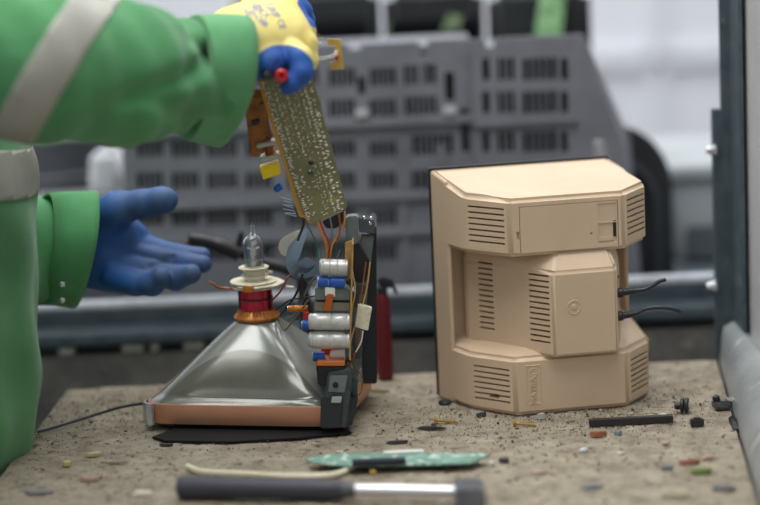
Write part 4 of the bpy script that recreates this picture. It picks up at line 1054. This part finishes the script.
# right glove: a fist round the board edge and the red-handled pliers
def rg(X, Y, Z):
    ch_ = lambda pts, k=.004: chain(X, Y, Z, pts, k)
    palm = ch_([(228, 42, 2.69, 30), (250, 38, 2.69, 33), (275, 28, 2.70, 32)], .01)
    palm = smin(palm, ch_([(240, 40, 2.68, 33), (262, 42, 2.67, 27), (290, 38, 2.68, 22)], .01), .015)
    palm = smin(palm, ch_([(262, 8, 2.72, 22), (292, 10, 2.73, 16)], .01), .012)
    heel = ch_([(248, 66, 2.655, 16), (268, 63, 2.645, 14.5), (275, 60, 2.645, 13)], .006)
    d = smin(palm, heel, .010)
    pinky = ch_([(284, 47, 2.665, 15), (300, 58, 2.645, 12.5), (302, 72, 2.638, 11.2), (294, 82, 2.636, 9.5), (288, 87, 2.638, 8)], .005)
    ring = ch_([(290, 32, 2.695, 15), (305, 44, 2.675, 12.5), (307, 60, 2.672, 11), (296, 74, 2.675, 10)], .005)
    mid = ch_([(290, 16, 2.72, 15), (303, 30, 2.705, 12.5), (304, 46, 2.70, 11), (294, 58, 2.70, 10)], .005)
    idx = ch_([(284, 2, 2.74, 15), (300, 12, 2.735, 12), (303, 28, 2.735, 10.5), (296, 40, 2.73, 9.5)], .005)
    thumb = ch_([(272, 4, 2.77, 15), (294, 6, 2.775, 12), (304, 20, 2.77, 10.5), (305, 32, 2.765, 9)], .005)
    for f in (idx, mid, ring): d = smin(d, f, .0045)
    d = smin(d, thumb, .004)
    d = smin(d, pinky, .0030)
    # crease between heel and little finger
    cr = cone_d(X, Y, Z, V3(281, 56, 2.628), V3(276, 72, 2.625), .004, .007)
    d = np.maximum(d, -(cr))
    return d
lo = P(215, 105, 2.58); hi = P(325, -35, 2.83)
rgm = sdf_mesh(rg, (lo.x - .01, 2.58, lo.z - .01), (hi.x + .01, 2.83, hi.z + .03), .0017)
def rg_coat(X, Y, Z):
    c = V3(283, 79, 2.63); r1 = .0385 - np.sqrt((X - c[0]) ** 2 + ((Y - c[1]) * .9) ** 2 + (Z - c[2]) ** 2)
    c = V3(309, 12, 2.775); r2 = .0300 - np.sqrt((X - c[0]) ** 2 + ((Y - c[1]) * .35) ** 2 + (Z - c[2]) ** 2)
    c = V3(300, 62, 2.70); r3 = .022 - np.sqrt((X - c[0]) ** 2 + ((Y - c[1])) ** 2 + (Z - c[2]) ** 2)
    return np.maximum(np.maximum(r1, r2), r3)
set_attr(rgm, 'coat', rg_coat); set_attr(rgm, 'grime', lambda x, y, z: np.zeros_like(x))
gr_ = obj_from('glove', rgm, glove_mat('yellow_blue_glove', GY, (224, 204, 112), (34, 92, 172), (26, 76, 154)), pe, label='yellow knitted glove with blue dipped palm and fingers')
# blue lettering printed on the back of the yellow glove, draped onto its surface
bv = BVHTree.FromPolygons([v.co.copy() for v in rgm.vertices], [tuple(p.vertices) for p in rgm.polygons])
INK = mat('blue_print', (92, 118, 184), .6)
prm = bmesh.new()
for s_, px, py, ang, size in (('DEX', 261, 9, 42, 10), ('EN388', 258, 17, 42, 8.5), ('XL', 246, 10, 40, 7.5), ('4131', 249, 20, 38, 7.5), ('GRIP', 272, 8, 55, 9.5), ('CE', 281, 23, 68, 9), ('FLEX', 252, 2, 14, 9)):
    tm = text_mesh(s_, size, 0)
    a = math.radians(ang); bt_ = bmesh.new(); bt_.from_mesh(tm); vm = {}
    ok = True
    for v in bt_.verts:
        x, y = v.co.x, v.co.y
        qx = px + x * math.cos(a) + y * math.sin(a); qy = py + x * math.sin(a) - y * math.cos(a)
        base_ = P(qx, qy, 2.55); dr = Vector((0, .9, -.25)).normalized(); o_ = base_ - dr * .05
        # start on the sight line's plane, drape along one fixed direction
        hit = bv.ray_cast(o_, dr)
        # correct for the fixed direction so that the mark lies near its place
        if hit[0] is None: ok = False; break
        base2 = P(qx, qy, hit[0].y); hit2 = bv.ray_cast(base2 - dr * .06, dr)
        if hit2[0] is None: ok = False; break
        vm[v] = hit2[0] - dr * .0006
    if ok:
        nv = {v: prm.verts.new(c) for v, c in vm.items()}
        for f in bt_.faces: prm.faces.new([nv[v] for v in f.verts])
    bt_.free()
pm = bpy.data.meshes.new('print'); prm.to_mesh(pm); prm.free()
o = obj_from('glove_print', pm, INK, gr_)
# left glove: open, palm towards the camera, thumb up
def lg_(X, Y, Z):
    sc = (1, .72, 1)
    ch_ = lambda pts, k=.006, s_=(1, 1, 1): chain(X, Y, Z, pts, k, s_)
    d = ch_([(82, 236, 2.885, 38), (106, 240, 2.89, 33), (128, 243, 2.90, 24)], .01, (1, .62, 1))
    d = smin(d, ch_([(86, 262, 2.88, 26), (112, 266, 2.88, 24), (138, 266, 2.88, 20)], .01, (1, .7, 1)), .012)
    th_ = ch_([(100, 222, 2.875, 22), (118, 209, 2.86, 17.5), (142, 203.5, 2.85, 13.2), (160, 200.5, 2.845, 12.6), (166, 199.5, 2.843, 12)], .008)
    d = smin(d, th_, .010)
    i_ = ch_([(126, 244, 2.90, 15), (150, 249, 2.895, 12.5), (176, 255, 2.885, 10.8), (202, 256, 2.875, 8.8)], .005)
    m_ = ch_([(128, 256, 2.885, 15), (152, 260, 2.875, 12.5), (182, 263, 2.86, 11), (203, 264, 2.85, 9)], .005)
    r_ = ch_([(128, 268, 2.87, 15), (152, 273, 2.858, 13), (176, 278, 2.842, 12), (191, 274, 2.832, 10)], .005)
    p_ = ch_([(116, 276, 2.865, 16), (136, 283, 2.845, 13), (152, 284, 2.832, 12), (161, 277, 2.824, 10)], .005)
    for f in (i_, m_): d = smin(d, f, .0035)
    d = smin(d, r_, .0028); d = smin(d, p_, .0028)
    # palm creases
    cr = cone_d(X, Y, Z, V3(112, 285, 2.835), V3(150, 262, 2.842), .002, .003)
    d = smin(d, d, .001)
    for a, b, r_ in (((133, 226, 2.85), (122, 262, 2.848), .0045), ((150, 266, 2.845), (172, 257, 2.853), .003)):
        c = cone_d(X, Y, Z, V3(*a), V3(*b), r_, r_ * .6); d = -smin(-d, c, .006)
    return d
lo = P(60, 310, 2.9); hi = P(220, 180, 2.9)
lgm = sdf_mesh(lg_, (lo.x - .01, 2.78, lo.z - .01), (hi.x + .01, 2.96, hi.z + .01), .0018)
tips = [V3(168, 199, 2.843), V3(205, 256, 2.875), V3(205, 264, 2.85), V3(193, 273, 2.832), V3(160, 276, 2.824), V3(140, 207, 2.85)]
def gr(X, Y, Z):
    r = np.zeros_like(X)
    for t in tips: r = np.maximum(r, np.exp(-((X - t[0]) ** 2 + (Z - t[2]) ** 2) / .036 ** 2))
    return r * 1.1
set_attr(lgm, 'coat', lambda x, y, z: np.ones_like(x)); set_attr(lgm, 'grime', gr)
obj_from('glove', lgm, glove_mat('blue_dipped_glove', GBL, GBL, (34, 92, 158), (26, 76, 138)), pe, label='blue dipped glove, open with the thumb up')
# shoes
for s_ in (-1, 1):
    f = lambda X, Y, Z: np.maximum(smin(cone_d(X, Y, Z, (-.64, 2.715 + s_ * .105, FLZ + .06), (-.63, 2.715 + s_ * .105, FLZ + .14), .055, .058), cone_d(X, Y, Z, (-.62, 2.715 + s_ * .105, FLZ + .035), (-.46, 2.715 + s_ * .11, FLZ + .028), .052, .045), .02), FLZ + .002 - Z)
    obj_from('boot', sdf_mesh(f, (-.75, 2.715 + s_ * .105 - .09, FLZ - .02), (-.38, 2.715 + s_ * .105 + .09, FLZ + .26), .007), BLACK, pe)
# red-handled pliers gripped in the fist
pl = empty('pliers', V3(281, 76, 2.63), 'red-handled tool gripped in the yellow and blue glove, only the round handle end showing', 'pliers')
a_ = Vector(V3(281.5, 76, 2.622)); b_ = Vector(V3(279, 66, 2.72))
mb = MB(); L_ = (b_ - a_).length
mb.lathe([(.0022, .006), (.0024, .0012), (.0034, .0), (.0060, .0002), (.0074, .0018), (.0072, .008), (.0062, .02), (.006, L_)], a_, b_ - a_, 28); mb.build('handle', REDP, pl)
mb = MB(); mb.tube([a_ + Vector((-.016, .004, .001)), b_ + Vector((-.006, 0, 0))], [.0062, .006], 16)
mb.build('second_handle', BLACK, pl)
mb = MB(); c = a_ + Vector((-.0165, .001, .001))
for k in range(3):
    mb.tube([c + Vector((math.cos(t) * (.0045 - k * .0012), -.001 * k, math.sin(t) * (.0045 - k * .0012))) for t in np.linspace(0, 2 * math.pi, 18)], .0006, 5)
mb.build('wire_coil', mat('dark_coil_wire', (80, 82, 86), .3, .5), pl)

# ------------------------------------------------------------------ debris on the bench
rd = random.Random(11)
def chip_mesh(sx, sy, sz, n=12, seed=0, bev=0):
    r = random.Random(seed); mb = MB(); pts = []
    for k in range(n):
        a = 2 * math.pi * k / n; q = r.uniform(.6, 1.05)
        pts.append((sx / 2 * q * math.cos(a), sy / 2 * q * math.sin(a), 0)); q *= r.uniform(.7, .98)
        pts.append((sx / 2 * q * math.cos(a), sy / 2 * q * math.sin(a), sz * r.uniform(.7, 1)))
    mb.hull(pts, bev); return mb.mesh(30)
def place(me, px, py, name, mt, label, cat, rz=0, z=.0, group=None):
    o = obj_from(name, me, mt); c = Pz(px, py, 0); o.location = (c.x, c.y, z); o.rotation_euler = (0, 0, rz)
    return tag(o, label, cat, group)
def M_(n, c, r=.6, **k): return mat(n, c, r, **k)
sc_ = lambda px: px / 880.0
chips = [  # px, py, w px, depth m, height m, colour, name, label
 (598, 438, 19, .014, .008, (178, 96, 58), 'terracotta_chip', 'terracotta coloured chip in front of the black bar'),
 (689, 466, 33, .012, .007, (164, 92, 60), 'brown_chip', 'long reddish brown chip beside the green one at lower right'),
 (700, 475, 24, .014, .007, (112, 140, 44), 'green_chip', 'bright green plastic chip at the lower right of the bench'),
 (708, 460, 18, .008, .004, (214, 176, 150), 'pink_chip', 'pale pink sliver just behind the long reddish brown chip'),
 (724, 492, 33, .018, .008, (116, 116, 112), 'grey_stone', 'smooth grey stone near the lower right corner of the bench'),
 (618, 436, 10, .010, .005, (112, 122, 138), 'blue_grey_chip', 'small blue-grey chip just right of the terracotta chip'),
 (667, 471, 14, .010, .005, (104, 114, 126), 'blue_grey_chip', 'blue-grey chip left of the bright green chip'),
 (584, 453, 13, .012, .005, (226, 226, 222), 'white_chip', 'bright white flake below the terracotta chip'),
 (666, 446, 11, .009, .004, (196, 168, 124), 'tan_chip', 'small tan flake between the black bar and the brown chip'),
 (593, 490, 27, .014, .005, (120, 122, 130), 'grey_flake', 'flat blue-grey flake on the empty front part of the bench'),
 (674, 499, 34, .012, .006, (176, 160, 124), 'tan_splinter', 'long tan splinter at the front edge right of centre'),
 (540, 475, 22, .008, .003, (204, 178, 150), 'pale_sliver', 'pale pinkish sliver right of the hammer head'),
 (504, 464, 13, .010, .006, (66, 60, 60), 'dark_chip', 'dark chip just right of the green board fragment'),
 (491, 467, 10, .009, .006, (214, 212, 202), 'white_chip', 'whitish crumb touching the right end of the green board fragment'),
 (399, 445, 30, .010, .004, (62, 52, 46), 'dark_splinter', 'dark brown flat splinter behind the green board fragment'),
 (432, 431, 32, .010, .004, (44, 40, 38), 'black_strip', 'thin black strip left of the brass screws'),
 (541, 420, 14, .012, .008, (170, 170, 158), 'grey_flake', 'grey foil scrap against the base of the monitor'),
 (481, 418, 14, .009, .006, (60, 66, 70), 'dark_chip', 'dark grey stub at the lower left corner of the monitor'),
 (67, 467, 15, .012, .007, (206, 196, 112), 'yellow_chip', 'small yellow chip nearest the green jacket'),
 (93, 458, 24, .010, .006, (200, 184, 120), 'yellow_chip', 'longer yellowish chip left of the picture tube'),
 (88, 482, 26, .014, .005, (190, 150, 120), 'pale_brown_chip', 'pale brown chip in front of the yellow ones'),
 (143, 497, 33, .014, .006, (214, 210, 190), 'white_chip', 'large off-white chip left of the black hammer grip'),
 (37, 495, 34, .014, .005, (134, 134, 134), 'grey_flake', 'flat grey flake at the lower left corner of the bench'),
 (112, 465, 34, .007, .003, (168, 158, 128), 'tan_splinter', 'thin tan splinter right of the yellow chips'),
 (380, 394, 24, .008, .004, (190, 172, 92), 'yellow_splinter', 'yellowish splinter between the tube chassis and the monitor'),
 (166, 448, 20, .009, .004, (70, 60, 52), 'dark_splinter', 'dark brown splinter in front of the left end of the picture tube'),
 (340, 455, 12, .007, .003, (200, 184, 150), 'tan_chip', 'little tan flake behind the left end of the green board fragment'),
 (316, 447, 14, .006, .003, (186, 176, 140), 'tan_chip', 'thin pale flake in front of the tube corner bracket'),
 (260, 462, 12, .006, .003, (196, 186, 160), 'pale_sliver', 'short pale sliver behind the cream strip'),
 (461, 399, 16, .008, .003, (60, 56, 50), 'dark_chip', 'black flake beside the left foot of the monitor'),
 (621, 456, 9, .008, .003, (210, 206, 196), 'white_chip', 'tiny white flake in the middle of the right bench area'),
 (664, 417, 10, .007, .003, (220, 214, 196), 'white_chip', 'tiny white flake just behind the right end of the black bar'),
 (538, 505, 20, .010, .004, (206, 190, 160), 'pale_sliver', 'pale sliver at the very front edge right of the hammer'),
]
for k, (px, py, w_, dp, hh, col, nm, lb) in enumerate(chips):
    g_ = sum(col) / 3; col = tuple(int(g_ + (c - g_) * .72) for c in col)
    mt = mat('debris_%d_%d_%d' % col, col, .7, 0, tuple(int(c * .85) for c in col), 200)
    place(chip_mesh(w_ / 880, dp, hh * .8, 6, k), px, py - 2, nm, mt, lb, nm.split('_')[-1], rd.uniform(-.25, .25))
def tri(name, mt, label, cat): pass
# brass screws: one prototype with parts, copied
def screw(px, py, rz, label, first=None):
    c = Pz(px, py, 0)
    if first is None:
        e = empty('brass_screw', (c.x, c.y, .0), label, 'screw', 'loose brass screws', rz)
        mb = MB(); pf = []
        for k in range(12): pf += [(.0019, .003 + k * .0019), (.0014, .003 + k * .0019 + .00095)]
        mb.lathe(pf + [(.0003, .0275)], (0, 0, .0034), (1, 0, -.06), 12); mb.build('shank', BRASS, e, local=True)
        mb = MB(); mb.lathe([(.0016, .003), (.0042, .0008), (.0044, 0), (.003, -.0009)], (0, 0, .0042), (1, 0, -.06), 18); mb.build('screw_head', BRASS, e, local=True)
        return e
    e = first.copy(); C.objects.link(e); e.location = (c.x, c.y, 0); e.rotation_euler = (0, 0, rz); e['label'] = label
    for ch_ in first.children:
        q = ch_.copy(); C.objects.link(q); q.parent = e
    return e
s0 = screw(435, 423, -.15, 'brass screw lying left of the monitor foot corner, behind the thin black strip')
screw(514, 426, -.25, 'brass screw lying against the lower front edge of the monitor', s0)
# black bar, cube, knob and lump at the right
c = Pz(631, 424, 0); mb = MB(); mb.box((c.x, c.y, .0042), (.098, .010, .008), Matrix.Rotation(math.radians(2), 3, 'Z'), .0008)
for k in range(9): mb.box((c.x - .04 + k * .01, c.y - .0052, .0042), (.001, .001, .006), Matrix.Rotation(math.radians(2), 3, 'Z'))
tag(mb.build('black_bar', mat('dark_brown_black', (50, 44, 46), .5)), 'straight dark plastic bar lying in front of the monitor', 'bar')
c = Pz(697, 426, 0); mb = MB(); mb.box((c.x, c.y, .0045), (.015, .010, .009), Matrix.Rotation(.1, 3, 'Z'), .001); mb.box((c.x, c.y, .0095), (.007, .005, .002))
tag(mb.build('black_block', mat('dark_brown_black', (0, 0, 0))), 'small dark square block right of the straight dark bar', 'block')
e = empty('control_knob', Pz(683, 405, 0), 'small black twin-disc control knob right of the monitor', 'knob')
c = Pz(683, 405, .0095)
for nm, dx, r, w_ in (('rear_disc', .001, .0085, .004), ('front_disc', .0065, .0090, .004)):
    mb = MB(); mb.lathe([(r * .9, 0), (r, .0008), (r, w_ - .0008), (r * .9, w_)], c + Vector((dx - .004, 0, 0)), (1, -.25, 0), 24); mb.build(nm, BLACK, e)
mb = MB(); mb.lathe([(.004, 0), (.0045, .004), (.0035, .008)], c + Vector((-.002, 0, -.001)), (-1, .2, 0), 14); mb.build('shaft', BLACK, e)
mb = MB(); mb.lathe([(.003, 0), (.002, .001)], c + Vector((.0066, -.001, 0)), (1, -.25, 0), 12); mb.build('centre_pin', SILVER, e)
e = empty('potentiometer', Pz(722, 404, 0), 'dark broken switch cluster at the right edge of the bench', 'electronic part')
c = Pz(722, 404, .006)
mb = MB(); mb.box(c, (.022, .014, .010), Matrix.Rotation(.2, 3, 'Z'), .0015); mb.build('body', mat('dark_mottled_part', (48, 48, 52), .5, 0, (110, 110, 112), 300), e)
mb = MB(); mb.lathe([(.0045, 0), (.0045, .006), (.003, .008)], c + Vector((-.006, -.002, .004)), (-.3, -.3, 1), 16); mb.build('knob', BLACK, e)
for k in range(4):
    mb = MB(); mb.tube([c + Vector((.003 + k * .003, -.005, .004)), c + Vector((.005 + k * .003, -.007, .010)), c + Vector((.008 + k * .003, -.010, .006))], .0007, 6); mb.build('terminal', SILVER, e)
mb = MB(); c = Pz(733, 425, 0)
mb.hull([(c.x - .004, c.y - .02, 0), (c.x + .006, c.y - .02, 0), (c.x - .002, c.y + .03, 0), (c.x + .006, c.y + .03, 0), (c.x, c.y, .008), (c.x + .004, c.y + .02, .008)], .001)
tag(mb.build('black_scrap', BLACK), 'black crumpled scrap in the gap beside the zinc lip', 'scrap')
# black plate under the tube, its colour darkened for the shadow there
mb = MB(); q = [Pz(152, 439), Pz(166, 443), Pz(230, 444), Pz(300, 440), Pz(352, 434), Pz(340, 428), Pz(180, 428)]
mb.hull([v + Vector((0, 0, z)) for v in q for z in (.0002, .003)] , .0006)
tag(mb.build('black_plastic_plate', mat('shadowed_black_plastic', (10, 10, 11), .9)), 'flat broken black plastic plate under the front edge of the picture tube', 'plate')
# green board fragment
gb = empty('board_fragment', Pz(395, 463), 'green circuit board fragment lying near the front of the bench', 'circuit board')
GRN = mat('green_board', (124, 160, 146), .4, 0, (94, 134, 118), 60, spots=((186, 204, 194), 90, .55))
q = [Pz(305, 459, .009), Pz(332, 453, .010), Pz(480, 453, .010), Pz(489, 455, .010), Pz(470, 463, .009), Pz(350, 466, .009), Pz(312, 462, .009)]
mb = MB(); mb.loft([q, [v - Vector((0, 0, .0018)) for v in q]]); mb.build('board', GRN, gb, ang=30)
def gbx(x0, x1, py, z0, hh, dp, nm, mt):
    a_ = Pz(x0, py, z0); b_ = Pz(x1, py, z0); mb = MB(); m_ = (a_ + b_) / 2
    mb.box((m_.x, m_.y + dp / 2, z0 + hh / 2), (b_.x - a_.x, dp, hh), None, .0006); return mb.build(nm, mt, gb)
gbx(352, 406, 466, .0092, .006, .012, 'black_chip', mat('slate_chip', (38, 42, 54), .45))
gbx(384, 424, 454, .0100, .003, .006, 'white_strip', WHITEP)
gbx(330, 470, 466, .0006, .0065, .010, 'underside_shadow', BLACK)  # black box below the board stands in for its shadow
gbx(436, 462, 466, .002, .005, .008, 'grey_underside_part', MIDGREY)
c = Pz(373, 471, .003); mb = MB(); mb.lathe([(.0036, 0), (.004, .002), (.003, .0045)], c - Vector((0, 0, .0028)), n=16); mb.build('amber_disc', mat('amber_disc', (200, 160, 70), .4), gb)
# cream cable tie strip
q = [Pz(x, y, .004) for x, y in ((187, 466), (197, 470), (212, 472), (245, 473.5), (290, 476), (325, 475.5), (342, 472), (350, 468), (359, 464))]
mb = MB(); mb.tube(spline(q, 6), .0034, 10, flat=.75)
tag(mb.build('cream_strip', mat('cream_strip', (214, 208, 184), .5, 0, (196, 190, 160), 90)), 'long curved cream plastic strip behind the black hammer grip', 'strip')
# hammer in the foreground
hm = empty('hammer', Pz(300, 495), 'hammer with thick black grip and steel shaft lying at the front edge', 'hammer')
a_ = Pz(178, 487, .0125); b_ = Pz(345, 490, .0125); c_ = Pz(462, 492, .0125); ax = (b_ - a_)
L_ = ax.length
mb = MB(); mb.lathe([(.009, 0), (.0118, .002), (.0124, .008), (.0120, L_ * .3), (.0112, L_ * .6), (.0118, L_ * .85), (.0105, L_ - .004), (.008, L_)], a_, ax, 28); mb.build('grip', mat('slate_rubber_grip', (54, 56, 64), .5), hm)
mb = MB(); mb.tube([b_ - ax.normalized() * .01, b_ + (c_ - b_) * .3, c_], [.0068, .0072, .0062], 18); mb.build('shaft', mat('bright_steel_shaft', (206, 206, 210), .3, .7), hm)
mb = MB(); mb.tube([b_ - ax.normalized() * .004, b_ + ax.normalized() * .012], [.0098, .0078], 18); mb.build('ferrule', DKGREY, hm)
hd = Pz(469, 492, .0125); mb = MB()
mb.hull([(hd.x + sx * .0155, hd.y + y, .0125 + sz * s_) for sx in (-1, 1) for sz in (-1, 1) for y, s_ in ((-.030, .0115), (.006, .0122))], .002)
mb.hull([(hd.x + sx * s1, hd.y + y, .0125 + sz * s_) for sx in (-1, 1) for sz in (-1, 1) for y, s_, s1 in ((.004, .0115, .014), (.045, .002, .013))], .001)
mb.build('hammer_head', mat('worn_hammer_steel', (128, 132, 140), .35, .7, (100, 104, 112), 60), hm)
# dark ring and bits near the tube cord
c = Pz(700, 440, 0)
# uncountable grit
GRM = [mat('grit_tan', (176, 160, 124), .8), mat('grit_white', (196, 190, 172), .6), mat('grit_dark', (74, 66, 54), .8), mat('grit_brown', (120, 92, 62), .8), mat('grit_grey', (140, 138, 132), .7)]
vs, fs, mi = [], [], []
for k in range(9000):
    y = 2.2 + .79 * rd.random() ** .8; xl = -.4075 - (2.972 - y) * .08; xr = .4246 - (2.972 - y) * .0776
    x = xl + (xr - xl) * rd.random()
    # grit gathers round the monitor base and behind the tube
    if rd.random() < .35: x = rd.gauss(.20, .12); y = rd.gauss(2.75, .06)
    if rd.random() < .18: x = rd.gauss(-.30, .08); y = rd.gauss(2.88, .07)
    if not (xl + .006 < x < xr - .014 and 2.2 < y < 2.965): continue
    big = rd.random() < .05
    s_ = rd.uniform(.0016, .0030) if big else rd.uniform(.0004, .0012)
    b0 = len(vs); n = 5; ph = rd.uniform(0, 6.28); el = rd.uniform(.4, 1); rt = rd.uniform(0, 3.14)
    for j in range(n):
        a = ph + 2 * math.pi * j / n; q = rd.uniform(.6, 1) * s_; u_, v_ = q * math.cos(a), q * el * math.sin(a)
        vs.append((x + u_ * math.cos(rt) - v_ * math.sin(rt), y + u_ * math.sin(rt) + v_ * math.cos(rt), -.0006))
    hh = s_ * rd.uniform(.35, .8)
    for j in range(n): vs.append((x + (vs[b0 + j][0] - x) * .6 , y + (vs[b0 + j][1] - y) * .6, hh))
    m_ = rd.choices(range(5), (3, 1.6, 3, 2.2, 2.5))[0]
    fs.append(tuple(range(b0 + n, b0 + 2 * n))); mi.append(m_)
    for j in range(n): fs.append((b0 + j, b0 + (j + 1) % n, b0 + n + (j + 1) % n, b0 + n + j)); mi.append(m_)
me = bpy.data.meshes.new('grit'); me.from_pydata(vs, [], fs); me.update()
for x in GRM: me.materials.append(x)
o = bpy.data.objects.new('grit', me); C.objects.link(o)
me.polygons.foreach_set('material_index', mi)
tag(o, 'fine grit and plastic crumbs scattered all over the workbench', 'grit', kind='stuff')
